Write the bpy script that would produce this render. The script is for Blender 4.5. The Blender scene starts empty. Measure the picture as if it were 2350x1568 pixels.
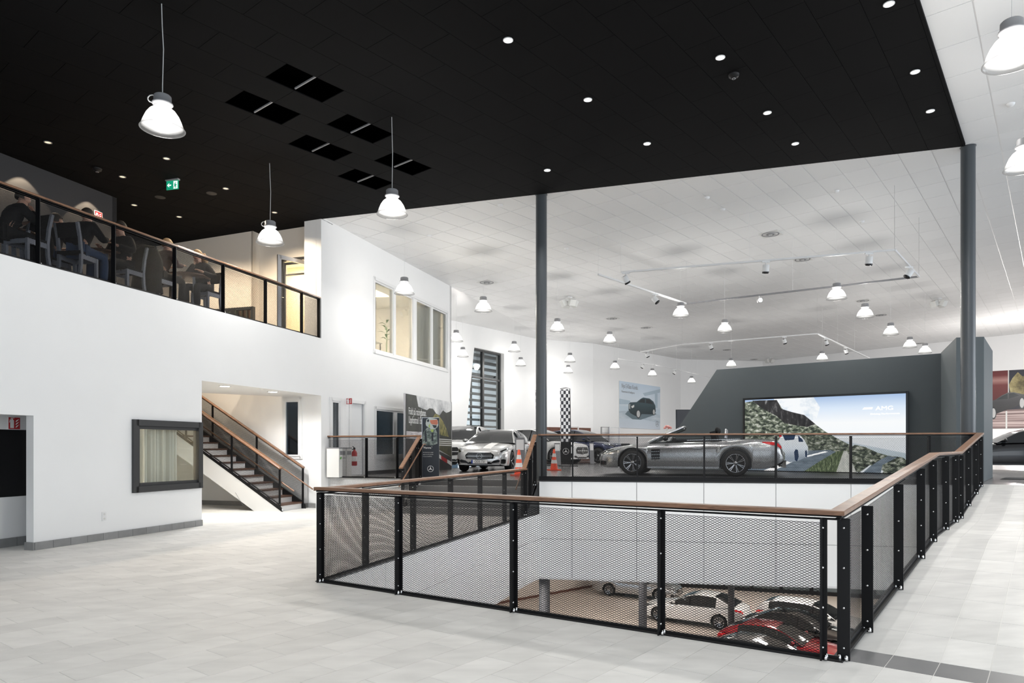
import bpy, bmesh, math, random
import numpy as np
from mathutils import Vector, Matrix
random.seed(7)
S = bpy.context.scene
COL = S.collection
# ---------------------------------------------------------------- camera, world, light, exposure
EYE, F = 1.56, 1600.0            # eye height above the lower floor; focal length in pixels of the 2350 px wide frame
cam = bpy.data.cameras.new('camera'); cam_o = bpy.data.objects.new('camera', cam); COL.objects.link(cam_o)
cam_o.location = (0, 0, EYE); cam_o.rotation_euler = (math.pi/2, 0, 0)
cam.sensor_width = 36; cam.lens = 36*F/2350; cam.shift_y = (1027-784)/2350; cam.clip_end = 300
S.camera = cam_o
w = bpy.data.worlds.new('world'); S.world = w; w.use_nodes = True
w.node_tree.nodes['Background'].inputs[0].default_value = (0.80, 0.90, 1.0, 1)
w.node_tree.nodes['Background'].inputs[1].default_value = 1.15
S.view_settings.view_transform = 'Standard'; S.view_settings.look = 'None'
S.view_settings.exposure = 0.0; S.view_settings.gamma = 1; S.view_settings.use_curve_mapping = False
S.cycles.use_denoising = True
S.cycles.max_bounces = 10; S.cycles.diffuse_bounces = 5; S.cycles.glossy_bounces = 4
S.cycles.transparent_max_bounces = 24; S.cycles.transmission_bounces = 4
S.cycles.caustics_reflective = False; S.cycles.caustics_refractive = False
S.cycles.sample_clamp_indirect = 6
def light(kind, name, loc, energy, color=(1,1,1), aim=None, **kw):
    l = bpy.data.lights.new(name, kind); l.energy = energy; l.color = color
    for k, v in kw.items(): setattr(l, k, v)
    o = bpy.data.objects.new(name, l); COL.objects.link(o); o.location = loc
    if aim is not None:
        o.rotation_euler = (Vector(aim)-Vector(loc)).to_track_quat('-Z', 'Y').to_euler()
    return o
# added fill: area lights behind the camera (assumed glass front) and at right
light('AREA', 'rear_fill', (3, -7, 4.2), 400, (0.92, 0.96, 1.0), aim=(3, 12, 3.4), shape='RECTANGLE', size=20, size_y=6)
light('AREA', 'side_fill', (26, 9, 4.5), 1250, (0.88, 0.94, 1.0), aim=(6, 14, 2.5), shape='RECTANGLE', size=14, size_y=5)
LAMP_W, BASE_W = 182, 1900
# added fill lamps without fittings: spots brighten the near floor, others the right-hand bays
for _x,_y in ((-5,2.5),(-1,0.5),(3,1),(-4,6.5),(0.5,5.0),(6.5,3.5),(-8,5.5),(8.0,6.0)): light('SPOT','floor_fill',(_x,_y,7.2),175,(1,.98,.95),spot_size=1.7,spot_blend=.6,shadow_soft_size=.25)
for _x,_y in ((21,26),(26,33),(27,40),(15,30),(22,44)): light('SPOT','bay_fill',(_x,_y,6.2),1500,(1,.96,.91),spot_size=2.85,spot_blend=.5,shadow_soft_size=.3)
for _x,_y in ((28.5,39),(33,34)): light('POINT','bay_fill',(_x,_y,4.4),900,(1,.96,.92),shadow_soft_size=.3)
# ---------------------------------------------------------------- materials
def nt(m): return m.node_tree.nodes, m.node_tree.links
def mat(name, col, rough=.5, metal=0.0, spec=.5, noise=0, nscale=5, emit=0, ecol=None, coat=0, bump=0, vary=0, stretch=None):
    m = bpy.data.materials.new(name); m.use_nodes = True; n, l = nt(m); b = n['Principled BSDF']
    c = (*col, 1)
    b.inputs['Base Color'].default_value = c; b.inputs['Roughness'].default_value = rough
    b.inputs['Metallic'].default_value = metal; b.inputs['Specular IOR Level'].default_value = spec
    if coat: b.inputs['Coat Weight'].default_value = coat; b.inputs['Coat Roughness'].default_value = .05
    if emit:
        b.inputs['Emission Color'].default_value = (*(ecol or col), 1); b.inputs['Emission Strength'].default_value = emit
        m.cycles.emission_sampling = 'NONE'
    if noise or bump or vary:
        tc = n.new('ShaderNodeTexCoord'); mp = n.new('ShaderNodeMapping'); l.new(tc.outputs['Object'], mp.inputs[0])
        if stretch: mp.inputs['Scale'].default_value = stretch
        tx = n.new('ShaderNodeTexNoise'); tx.inputs['Scale'].default_value = nscale; tx.inputs['Detail'].default_value = 5
        l.new(mp.outputs[0], tx.inputs['Vector'])
        hs = n.new('ShaderNodeHueSaturation'); hs.inputs['Color'].default_value = c
        v = None
        if noise:
            mr = n.new('ShaderNodeMapRange'); mr.inputs[1].default_value = .25; mr.inputs[2].default_value = .75
            mr.inputs[3].default_value = 1-noise; mr.inputs[4].default_value = 1+noise
            l.new(tx.outputs['Fac'], mr.inputs[0]); v = mr.outputs[0]
        if vary:
            oi = n.new('ShaderNodeObjectInfo'); ge = n.new('ShaderNodeNewGeometry'); ad = n.new('ShaderNodeMath'); ad.operation = 'ADD'
            l.new(oi.outputs['Random'], ad.inputs[0]); l.new(ge.outputs['Random Per Island'], ad.inputs[1])
            fr = n.new('ShaderNodeMath'); fr.operation = 'FRACT'; l.new(ad.outputs[0], fr.inputs[0])
            m2 = n.new('ShaderNodeMapRange'); m2.inputs[3].default_value = 1-vary; m2.inputs[4].default_value = 1+vary
            l.new(fr.outputs[0], m2.inputs[0])
            if v is not None:
                mu = n.new('ShaderNodeMath'); mu.operation = 'MULTIPLY'; l.new(v, mu.inputs[0]); l.new(m2.outputs[0], mu.inputs[1]); v = mu.outputs[0]
            else: v = m2.outputs[0]
        if v is not None:
            l.new(v, hs.inputs['Value']); l.new(hs.outputs[0], b.inputs['Base Color'])
            if emit: l.new(hs.outputs[0], b.inputs['Emission Color'])
        if bump:
            bp = n.new('ShaderNodeBump'); bp.inputs['Strength'].default_value = bump; bp.inputs['Distance'].default_value = .01
            l.new(tx.outputs['Fac'], bp.inputs['Height']); l.new(bp.outputs[0], b.inputs['Normal'])
    return m
def glass(name, tint=(1,1,1), refl=.12, rough=.0, blend=.35):
    m = bpy.data.materials.new(name); m.use_nodes = True; n, l = nt(m); n.remove(n['Principled BSDF'])
    t = n.new('ShaderNodeBsdfTransparent'); t.inputs[0].default_value = (*tint, 1)
    g = n.new('ShaderNodeBsdfGlossy'); g.inputs['Roughness'].default_value = rough
    lw = n.new('ShaderNodeLayerWeight'); lw.inputs[0].default_value = blend
    ad = n.new('ShaderNodeMath'); ad.operation = 'MULTIPLY_ADD'; ad.inputs[1].default_value = .7; ad.inputs[2].default_value = refl
    l.new(lw.outputs['Fresnel'], ad.inputs[0])
    mx = n.new('ShaderNodeMixShader'); l.new(ad.outputs[0], mx.inputs[0]); l.new(t.outputs[0], mx.inputs[1]); l.new(g.outputs[0], mx.inputs[2])
    l.new(mx.outputs[0], n['Material Output'].inputs['Surface'])
    return m
def noise_mat(name, stops, scale=6, detail=8, emit=0, rough=.5, stretch=(1,1,1), rot=0, dist=0):
    """print or screen picture: noise through a colour ramp"""
    m = bpy.data.materials.new(name); m.use_nodes = True; n, l = nt(m); b = n['Principled BSDF']; b.inputs['Roughness'].default_value = rough
    tc = n.new('ShaderNodeTexCoord'); mp = n.new('ShaderNodeMapping'); mp.inputs['Scale'].default_value = stretch; mp.inputs['Rotation'].default_value = (0,0,rot)
    l.new(tc.outputs['Object'], mp.inputs[0])
    tx = n.new('ShaderNodeTexNoise'); tx.inputs['Scale'].default_value = scale; tx.inputs['Detail'].default_value = detail; tx.inputs['Distortion'].default_value = dist
    tx.inputs['Roughness'].default_value = .65
    l.new(mp.outputs[0], tx.inputs['Vector'])
    cr = n.new('ShaderNodeValToRGB'); l.new(tx.outputs['Fac'], cr.inputs[0])
    el = cr.color_ramp.elements
    while len(el) < len(stops): el.new(.5)
    for e, (p, c) in zip(el, stops): e.position = p; e.color = (*c, 1)
    l.new(cr.outputs[0], b.inputs['Base Color'])
    if emit:
        b.inputs['Base Color'].default_value = (.02,.02,.02,1); l.remove(b.inputs['Base Color'].links[0])
        l.new(cr.outputs[0], b.inputs['Emission Color']); b.inputs['Emission Strength'].default_value = emit; m.cycles.emission_sampling = 'NONE'
    return m
def grad_mat(name, stops, axis=1, emit=0, lo=0., hi=1., rough=.5):
    m = bpy.data.materials.new(name); m.use_nodes = True; n, l = nt(m); b = n['Principled BSDF']; b.inputs['Roughness'].default_value = rough
    tc = n.new('ShaderNodeTexCoord'); sx = n.new('ShaderNodeSeparateXYZ'); l.new(tc.outputs['Object'], sx.inputs[0])
    mr = n.new('ShaderNodeMapRange'); mr.inputs[1].default_value = lo; mr.inputs[2].default_value = hi; l.new(sx.outputs[axis], mr.inputs[0])
    cr = n.new('ShaderNodeValToRGB'); l.new(mr.outputs[0], cr.inputs[0]); el = cr.color_ramp.elements
    while len(el) < len(stops): el.new(.5)
    for e, (p, c) in zip(el, stops): e.position = p; e.color = (*c, 1)
    if emit:
        b.inputs['Base Color'].default_value = (.02,.02,.02,1)
        l.new(cr.outputs[0], b.inputs['Emission Color']); b.inputs['Emission Strength'].default_value = emit; m.cycles.emission_sampling = 'NONE'
    else: l.new(cr.outputs[0], b.inputs['Base Color'])
    return m
def wood_mat(name, c1, c2, rough=.4):
    m = bpy.data.materials.new(name); m.use_nodes = True; n, l = nt(m); b = n['Principled BSDF']; b.inputs['Roughness'].default_value = rough
    tc = n.new('ShaderNodeTexCoord'); mp = n.new('ShaderNodeMapping'); mp.inputs['Scale'].default_value = (1.2, 1.2, 14)
    l.new(tc.outputs['Object'], mp.inputs[0])
    tx = n.new('ShaderNodeTexNoise'); tx.inputs['Scale'].default_value = 4; tx.inputs['Detail'].default_value = 6; tx.inputs['Distortion'].default_value = 1.6
    l.new(mp.outputs[0], tx.inputs['Vector'])
    cr = n.new('ShaderNodeValToRGB'); l.new(tx.outputs['Fac'], cr.inputs[0])
    cr.color_ramp.elements[0].position = .3; cr.color_ramp.elements[0].color = (*c1, 1); cr.color_ramp.elements[1].position = .7; cr.color_ramp.elements[1].color = (*c2, 1)
    l.new(cr.outputs[0], b.inputs['Base Color'])
    return m
M = dict(
 wall=mat('white_wall_paint', (.86,.86,.86), .6, noise=.01, nscale=2),
 floor=mat('light_grey_floor_tile', (.68,.67,.645), .5, spec=.2, noise=.09, nscale=2.6, vary=.06, stretch=(1,2.4,1)),
 floor_dark=mat('dark_grey_band_tile', (.20,.20,.20), .35, noise=.06, vary=.04),
 grout=mat('grout', (.78,.77,.74), .8),
 show=mat('showroom_dark_tile', (.12,.115,.115), .22, noise=.1, nscale=3, vary=.08),
 show_grout=mat('dark_grout', (.17,.165,.16), .7),
 skirt=mat('grey_skirting_tile', (.25,.25,.25), .45, noise=.12, nscale=6, vary=.1),
 black_tile=mat('black_ceiling_tile', (.0030,.0030,.0034), .85, spec=.10, vary=.06),
 black=mat('black_void', (.0006,.0006,.0006), .9, spec=0),
 white_tile=mat('white_ceiling_tile', (.82,.82,.82), .7, vary=.02),
 tbar=mat('white_ceiling_grid', (.72,.72,.72), .35),
 steel=mat('black_powder_coated_steel', (.0045,.0045,.0055), .5, spec=.3),
 mesh=mat('black_expanded_metal', (.006,.006,.007), .5, spec=.3),
 chrome=mat('chrome', (.8,.8,.8), .15, 1),
 silver=mat('satin_silver', (.6,.6,.62), .3, 1),
 wood=wood_mat('oiled_oak_handrail', (.15,.075,.042), (.29,.155,.09), .35),
 treadwood=wood_mat('dark_oak_tread', (.075,.035,.02), (.13,.065,.04), .4),
 brownwood=mat('brown_wood_panel', (.13,.05,.03), .5, noise=.2, nscale=4, stretch=(1,1,8)),
 column=mat('grey_column_paint', (.060,.068,.076), .35),
 greywall=mat('dark_grey_wall_paint', (.120,.138,.146), .65, spec=.3, noise=.02, nscale=2),
 darkwall=mat('charcoal_wall_paint', (.032,.032,.035), .6),
 frame_dark=mat('charcoal_window_frame', (.035,.036,.038), .4),
 frame_white=mat('white_window_frame', (.8,.8,.8), .4),
 glass=glass('clear_glass', (.95,.97,.96), .02, blend=.18),
 glass_dark=glass('tinted_glass', (.42,.49,.53), .05, blend=.25),
 curtain=mat('cream_curtain', (.80,.76,.68), .8),
 panel=mat('white_gloss_panel', (.84,.85,.85), .25),
 warm=mat('warm_wall_paint', (.84,.78,.70), .7),
 lampshade=mat('lamp_shade_base', (.9,.9,.9), .3),
 cap=mat('grey_lamp_housing', (.33,.33,.34), .5),
 cable=mat('pale_cable', (.6,.6,.6), .5),
 bulb=mat('lamp_glow', (1,1,1), .5, emit=14),
 warmbulb=mat('warm_lamp_glow', (1,.80,.5), .5, emit=1.6, ecol=(1,.76,.46)),
 white=mat('white_plastic', (.8,.8,.8), .4),
 offwhite=mat('off_white', (.7,.7,.68), .5),
 red=mat('signal_red', (.45,.015,.02), .4),
 orange=mat('cone_orange', (.85,.09,.03), .5),
 tyre=mat('tyre_rubber', (.012,.012,.012), .75),
 carglass=mat('car_window', (.014,.016,.018), .06, spec=.7),
 blackgloss=mat('black_gloss', (.006,.006,.007), .12),
 headlamp=mat('headlamp_glass', (.55,.58,.6), .08, .6),
 tail=mat('tail_lamp_red', (.5,.01,.015), .12, emit=.25, ecol=(.8,.02,.02)),
 alum=mat('alloy_rim', (.62,.63,.65), .22, 1),
 rimdark=mat('dark_rim', (.03,.03,.03), .4),
 grey=mat('mid_grey', (.22,.22,.23), .5),
 skin=mat('skin', (.50,.30,.22), .55), hair=mat('dark_hair', (.03,.022,.016), .7), hair2=mat('fair_hair', (.32,.2,.1), .7),
 cloth_black=mat('black_cloth', (.006,.006,.007), .9), cloth_grey=mat('charcoal_cloth', (.018,.018,.021), .9), denim=mat('blue_denim', (.04,.07,.14), .9),
 cloth_maroon=mat('dark_maroon_cloth', (.05,.018,.02), .9),
 green=mat('green_print', (.1,.3,.06), .6), paper=mat('white_paper', (.85,.85,.85), .6),
)
def shade_mat():
    m = bpy.data.materials.new('clear_ribbed_shade'); m.use_nodes = True; n, l = nt(m); n.remove(n['Principled BSDF'])
    t = n.new('ShaderNodeBsdfTransparent'); e = n.new('ShaderNodeEmission'); g = n.new('ShaderNodeBsdfGlossy'); g.inputs['Roughness'].default_value = .15
    tc = n.new('ShaderNodeTexCoord'); sx = n.new('ShaderNodeSeparateXYZ'); l.new(tc.outputs['Object'], sx.inputs[0])
    mr = n.new('ShaderNodeMapRange'); mr.inputs[1].default_value = .03; mr.inputs[2].default_value = .13; mr.inputs[3].default_value = .30; mr.inputs[4].default_value = 4.5
    l.new(sx.outputs[2], mr.inputs[0]); l.new(mr.outputs[0], e.inputs[1]); e.inputs[0].default_value = (1, .985, .95, 1)
    m1 = n.new('ShaderNodeMixShader'); m1.inputs[0].default_value = .55; l.new(t.outputs[0], m1.inputs[1]); l.new(e.outputs[0], m1.inputs[2])
    m2 = n.new('ShaderNodeMixShader'); m2.inputs[0].default_value = .08; l.new(m1.outputs[0], m2.inputs[1]); l.new(g.outputs[0], m2.inputs[2])
    l.new(m2.outputs[0], n['Material Output'].inputs['Surface']); m.cycles.emission_sampling = 'NONE'
    return m
M['shade'] = shade_mat()
# ---------------------------------------------------------------- builders
def link(o, parent=None):
    COL.objects.link(o)
    if parent is not None: o.parent = parent
    return o
def tag(o, label=None, cat=None, group=None, kind=None):
    if label: o['label'] = label
    if cat: o['category'] = cat
    if group: o['group'] = group
    if kind: o['kind'] = kind
    return o
def thing(name, label, cat, loc=(0,0,0), rz=0, group=None):
    o = bpy.data.objects.new(name, None); o.empty_display_size = .2; link(o); o.location = loc; o.rotation_euler = (0,0,rz)
    return tag(o, label, cat, group)
class MB:
    def __init__(s): s.v=[]; s.f=[]; s.sm=[]; s.mi=[]
    def add(s, vs, fs, smooth=False, mi=0):
        k = len(s.v); s.v += [tuple(p) for p in vs]
        for f in fs: s.f.append([i+k for i in f]); s.sm.append(smooth); s.mi.append(mi)
        return s
    def box(s, c, d, rz=0, mi=0, R=None):
        hx,hy,hz = d[0]/2,d[1]/2,d[2]/2; R = R or Matrix.Rotation(rz,3,'Z'); c = Vector(c)
        vs = [c+R@Vector((x,y,z)) for x in (-hx,hx) for y in (-hy,hy) for z in (-hz,hz)]
        return s.add(vs, [(0,1,3,2),(4,6,7,5),(0,4,5,1),(2,3,7,6),(0,2,6,4),(1,5,7,3)], False, mi)
    def prism(s, poly, z0, z1, mi=0):       # z0, z1 numbers or functions of x, y
        n = len(poly); g0 = z0 if callable(z0) else (lambda x,y: z0); g1 = z1 if callable(z1) else (lambda x,y: z1)
        a = sum(poly[i][0]*poly[(i+1)%n][1]-poly[(i+1)%n][0]*poly[i][1] for i in range(n))
        if a < 0: poly = poly[::-1]
        vs = [(x,y,g0(x,y)) for x,y in poly]+[(x,y,g1(x,y)) for x,y in poly]
        return s.add(vs, [tuple(range(n))[::-1], tuple(range(n,2*n))]+[(i,(i+1)%n,n+(i+1)%n,n+i) for i in range(n)], False, mi)
    def bar(s, a, b, wd, ht, up=(0,0,1), mi=0):      # box between two points
        a=Vector(a); b=Vector(b); x=(b-a); L=x.length; x.normalize(); y=Vector(up).cross(x)
        if y.length<1e-4: y=Vector((1,0,0)).cross(x)
        y.normalize(); z=x.cross(y); R=Matrix((x,y,z)).transposed()
        return s.box((a+b)/2, (L,wd,ht), R=R, mi=mi)
    def tube(s, pts, r, n=8, cap=True, mi=0, smooth=True):
        pts=[Vector(p) for p in pts]; rs = r if isinstance(r,(list,tuple)) else [r]*len(pts); vs=[]; fs=[]
        up=None
        for i,p in enumerate(pts):
            t=(pts[min(i+1,len(pts)-1)]-pts[max(i-1,0)]).normalized()
            if up is None:
                up = Vector((0,0,1)) if abs(t.z)<.9 else Vector((1,0,0))
            a=(up-t*up.dot(t)).normalized(); b=t.cross(a); up=a
            for k in range(n):
                th=2*math.pi*k/n; vs.append(p+(a*math.cos(th)+b*math.sin(th))*rs[i])
        for i in range(len(pts)-1):
            for k in range(n):
                fs.append((i*n+k,i*n+(k+1)%n,(i+1)*n+(k+1)%n,(i+1)*n+k))
        s.add(vs,fs,smooth,mi)
        if cap:
            m=len(pts)-1; s.add(vs[:n],[tuple(range(n))[::-1]],False,mi); s.add(vs[m*n:],[tuple(range(n))],False,mi)
        return s
    def lathe(s, prof, n=24, c=(0,0,0), axis='Z', mi=0, smooth=True):     # prof: (radius, height)
        vs=[]; c=Vector(c)
        for r,h in prof:
            for k in range(n):
                a=2*math.pi*k/n; p=(r*math.cos(a),r*math.sin(a),h)
                if axis=='Y': p=(p[0],p[2],p[1])
                if axis=='X': p=(p[2],p[0],p[1])
                vs.append(c+Vector(p))
        fs=[(i*n+k,i*n+(k+1)%n,(i+1)*n+(k+1)%n,(i+1)*n+k) for i in range(len(prof)-1) for k in range(n)]
        return s.add(vs,fs,smooth,mi)
    def ball(s, c, r, n=10, m=7, mi=0):
        rx,ry,rz = r if isinstance(r,(tuple,list)) else (r,r,r); vs=[]
        for i in range(m+1):
            ph=math.pi*i/m
            for k in range(n):
                a=2*math.pi*k/n; vs.append((c[0]+rx*math.sin(ph)*math.cos(a),c[1]+ry*math.sin(ph)*math.sin(a),c[2]+rz*math.cos(ph)))
        return s.add(vs,[(i*n+k,(i+1)*n+k,(i+1)*n+(k+1)%n,i*n+(k+1)%n) for i in range(m) for k in range(n)],True,mi)
    def mesh(s, name, mats, off=None):
        me=bpy.data.meshes.new(name)
        v = s.v if off is None else [(p[0]-off[0],p[1]-off[1],p[2]-off[2]) for p in s.v]
        me.from_pydata(v,[],s.f)
        for m in (mats if isinstance(mats,(list,tuple)) else [mats]): me.materials.append(m)
        me.polygons.foreach_set('use_smooth', s.sm); me.polygons.foreach_set('material_index', s.mi); me.update()
        return me
    def build(s, name, mats, parent=None, world=False, label=None, cat=None, group=None, kind=None, loc=None, rz=None):
        off = Vector(parent.location) if (world and parent is not None) else None
        o = bpy.data.objects.new(name, s.mesh(name, mats, off)); link(o, parent)
        if loc is not None: o.location = loc
        if rz is not None: o.rotation_euler = (0,0,rz)
        return tag(o, label, cat, group, kind)
def inst(name, me, parent=None, loc=(0,0,0), rz=0, **kw):
    o = bpy.data.objects.new(name, me); link(o, parent); o.location = loc; o.rotation_euler = (0,0,rz); return tag(o, **kw)
def copy_tree(o, parent=None):
    c = o.copy(); COL.objects.link(c)
    if parent is not None: c.parent = parent
    for ch in list(KIDS.get(o.name, [])): copy_tree(ch, c)
    return c
KIDS = {}
def kids(root):
    for o in bpy.data.objects:
        if o.parent: KIDS.setdefault(o.parent.name, []).append(o)
def struct(name, mb, m, parent=None, **kw):
    return mb.build(name, m, parent, kind='structure', **kw)
def text(body, name, parent, mtx, size, m, align='LEFT', sx=1.0, extrude=0.0008, sub=False):
    cu = bpy.data.curves.new(name, 'FONT'); cu.body = body; cu.size = size; cu.align_x = align; cu.extrude = extrude
    tmp = bpy.data.objects.new(name, cu); me = bpy.data.meshes.new_from_object(tmp); bpy.data.objects.remove(tmp); bpy.data.curves.remove(cu)
    me.materials.clear(); me.materials.append(m)
    o = bpy.data.objects.new(name, me); link(o, parent); o.matrix_local = mtx @ Matrix.Diagonal((sx,1,1,1)); return o
def frame_m(o, xdir, up=(0,0,1)):        # local x = xdir, local y = up, local z = outward normal
    x = Vector(xdir).normalized(); y = Vector(up).normalized(); z = x.cross(y)
    R = Matrix((x,y,z)).transposed().to_4x4(); R.translation = Vector(o); return R
# ---------------------------------------------------------------- plan geometry
def P(x, y, d): return Vector(((x-1175)/F*d, d, EYE+(1027-y)/F*d))
SH = 0.775                                           # showroom floor level
def G(x, y, z=SH):                                   # floor point seen at a place in the photograph
    d = (EYE-z)*F/(y-1027); return Vector(((x-1175)/F*d, d, z))
U1 = Vector((.304,.953,0)).normalized(); N1 = Vector((.953,-.304,0)).normalized()
def W(s, t=0, z=0): return Vector((-6.18,13.89,0))+U1*s-N1*t+Vector((0,0,z))      # s along the white wall, t behind it
def Ws(x, t=0):
    q=(x-1175)/F; o=W(0,t); return (q*o.y-o.x)/(U1.x-U1.y*q)
def Wz(x, y, t=0): return EYE+(1027-y)/F*W(Ws(x,t),t).y
A = Vector((-2.23,8.11,0)); B = Vector((2.38,5.10,0)); Cc = Vector((10.01,14.9,0)); D = Vector((.644,16.52,0)); E = Vector((.286,15.67,0))
UR = (Cc-B).normalized(); VR = Vector((UR.y,-UR.x,0)); UAB = (B-A).normalized(); UAE = (E-A).normalized(); UDC = (Cc-D).normalized()
RL = (Cc-B).length
def ramp_z(k):
    return float(np.interp(k, [0,.4,5.2,8.09,RL], [0,0,.39,.39,SH]))
CS = .0406
def ceil_z(x, y=0): return EYE+6.12+CS*x
def black_z(x, y=0): return EYE+6.07+CS*x
def on_ceil(x, y, h=6.12):
    q=(x-1175)/F; p=(1027-y)/F; d=h/(p-CS*q); return Vector((q*d,d,EYE+p*d))
def hp(a, b):                                        # keep what lies left of a->b
    a=Vector(a); b=Vector(b); d=b-a; n=(d.y,-d.x); return (n[0],n[1],n[0]*a.x+n[1]*a.y)
def clip(poly, h):
    out=[]; n=len(poly)
    for i in range(n):
        p,q=poly[i],poly[(i+1)%n]; dp=h[0]*p[0]+h[1]*p[1]-h[2]; dq=h[0]*q[0]+h[1]*q[1]-h[2]
        if dp<=0: out.append(p)
        if (dp<0<dq) or (dq<0<dp):
            t=dp/(dp-dq); out.append((p[0]+(q[0]-p[0])*t,p[1]+(q[1]-p[1])*t))
    return out
def area(p): return abs(sum(p[i][0]*p[(i+1)%len(p)][1]-p[(i+1)%len(p)][0]*p[i][1] for i in range(len(p))))/2
def tiles(parent, name, m, o, u, v, lu, lv, gap, bond, hps, zf, th, ir, jr, skip=(), limit=300, pick=None, margin=40):
    """paving or ceiling tiles: the nearest in view as single parts, the rest joined; th > 0 hangs below zf, < 0 rises above"""
    cand=[]; rest=MB(); o=Vector(o)
    for j in range(*jr):
        for i in range(*ir):
            if (i,j) in skip: continue
            c0=o+u*(i*lu+(bond*lu if j%2 else 0))+v*(j*lv); g=gap/2
            poly=[tuple((c0+u*a+v*b).xy) for a,b in ((g,g),(lu-g,g),(lu-g,lv-g),(g,lv-g))]
            for h in hps:
                poly=clip(poly,h)
                if len(poly)<3: break
            if len(poly)<3 or area(poly)<.002: continue
            cx=sum(p[0] for p in poly)/len(poly); cy=sum(p[1] for p in poly)/len(poly); vis=False
            if cy>.5:
                px=1175+F*cx/cy; py=1027-F*(zf(cx,cy)-EYE)/cy; vis = -margin<px<2350+margin and -margin<py<1568+margin
            cand.append((0 if vis else 1, cx*cx+cy*cy, poly, (i,j)))
    cand.sort(key=lambda a:a[:2])
    for k,(nv,_,poly,ij) in enumerate(cand):
        mb = MB() if (nv==0 and k<limit) else rest
        n=len(poly); a=sum(poly[i][0]*poly[(i+1)%n][1]-poly[(i+1)%n][0]*poly[i][1] for i in range(n))
        if (a<0) == (th<0): poly=poly[::-1]
        mi = 0 if pick is None else pick(*ij)
        top=[(x,y,zf(x,y)-th) for x,y in poly]; bot=[(x,y,zf(x,y)) for x,y in poly]
        mb.add(top+bot,[tuple(range(n))]+[(i,n+i,n+(i+1)%n,(i+1)%n) for i in range(n)],False,mi)
        if mb is not rest: mb.build(name, m, parent)
    if rest.f: rest.build(name, m, parent, kind='stuff')
# ---------------------------------------------------------------- large structure
def wall_grid(mb, o, ud, nd, th, s0, s1, z0, z1, holes, mi=0):
    """wall in the plane of ud and Z, th thick against nd; holes are (s0, s1, z0, z1)"""
    ss=sorted({s0,s1,*[min(max(h[i],s0),s1) for h in holes for i in (0,1)]}); zs=sorted({z0,z1,*[min(max(h[i],z0),z1) for h in holes for i in (2,3)]})
    sol=lambda i,j: 0<=i<len(ss)-1 and 0<=j<len(zs)-1 and not any(h[0]<(ss[i]+ss[i+1])/2<h[1] and h[2]<(zs[j]+zs[j+1])/2<h[3] for h in holes)
    p=lambda s,z,t: Vector(o)+ud*s-nd*t+Vector((0,0,z))
    for i in range(len(ss)-1):
        for j in range(len(zs)-1):
            if not sol(i,j): continue
            a,b,c,d=ss[i],ss[i+1],zs[j],zs[j+1]
            mb.add([p(a,c,0),p(b,c,0),p(b,d,0),p(a,d,0)],[(0,1,2,3)],False,mi); mb.add([p(a,c,th),p(b,c,th),p(b,d,th),p(a,d,th)],[(3,2,1,0)],False,mi)
            for di,dj,q in ((-1,0,(a,c,a,d)),(1,0,(b,c,b,d)),(0,-1,(a,c,b,c)),(0,1,(a,d,b,d))):
                if not sol(i+di,j+dj): mb.add([p(q[0],q[1],0),p(q[2],q[3],0),p(q[2],q[3],th),p(q[0],q[1],th)],[(0,1,2,3)],False,mi)
BF = 4.36                                            # balcony floor level
xy = lambda v: (v.x, v.y)
WO = W(0)
# upper windows, shop-floor windows and door in the white wall
UWS = [(Ws(860),Ws(904)),(Ws(908.5),Ws(948.7)),(Ws(956.5),Ws(990.8)),(Ws(993.6),Ws(1025.8))]; UZ=(4.43,6.50)
NW=(Ws(761),Ws(780),1.44,2.80); DR=(Ws(803),Ws(836.5),SH,SH+2.06); DW=[(Ws(862),Ws(905)),(Ws(909.5),Ws(946))]; DZ=(1.30,2.70)
KW=(-1.62,-.03,.84,1.97)                             # corner window of the ground floor room
wl=MB(); holes=[(-9,-3.5,0,2.04),(0,4.21,0,2.89),(-9,4.21,BF,99),(*KW[:2],KW[2],KW[3]),NW,DR]+[(a,b,*UZ) for a,b in UWS]+[(a,b,*DZ) for a,b in DW]
wall_grid(wl, WO, U1, N1, .15, -9, 12.86, 0, 8.0, holes)
wall_left=struct('wall_left', wl, M['wall'])
mb=MB(); wall_grid(mb, W(12.86), -N1, U1, .15, 0, 8, 0, 8, []); struct('wall_left_end', mb, M['wall'])
# alcove under the balcony: side wall with a slit window, back wall, ceiling with a cut-out over the stairs
AW=[(.62,1.08,1.33,2.78)]
mb=MB(); wall_grid(mb, W(4.21), -N1, -U1, .12, .15, 9, 0, BF-.3, AW); struct('wall_alcove', mb, M['wall'])
mb=MB(); wall_grid(mb, W(-.02,2.7), -N1, -U1, .1, 0, 6.3, 0, BF, []); wall_grid(mb, W(-.1,9), U1, N1, .1, 0, 4.3, 0, BF+2.9, []); struct('wall_alcove', mb, M['wall'])
mb=MB(); mb.prism([xy(W(a,b)) for a,b in ((0,.15),(4.21,.15),(4.21,1.2),(2.57,2.26),(2.57,9),(0,9))], 2.89, BF-.02); struct('ceiling_alcove', mb, M['wall'])
mb=MB(); mb.prism([xy(W(a,b)) for a,b in ((-9,.02),(4.56,.02),(4.56,1.3),(2.57,2.3),(2.57,9),(-9,9))], BF-.02, BF); struct('floor_balcony', mb, M['grey'])
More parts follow.
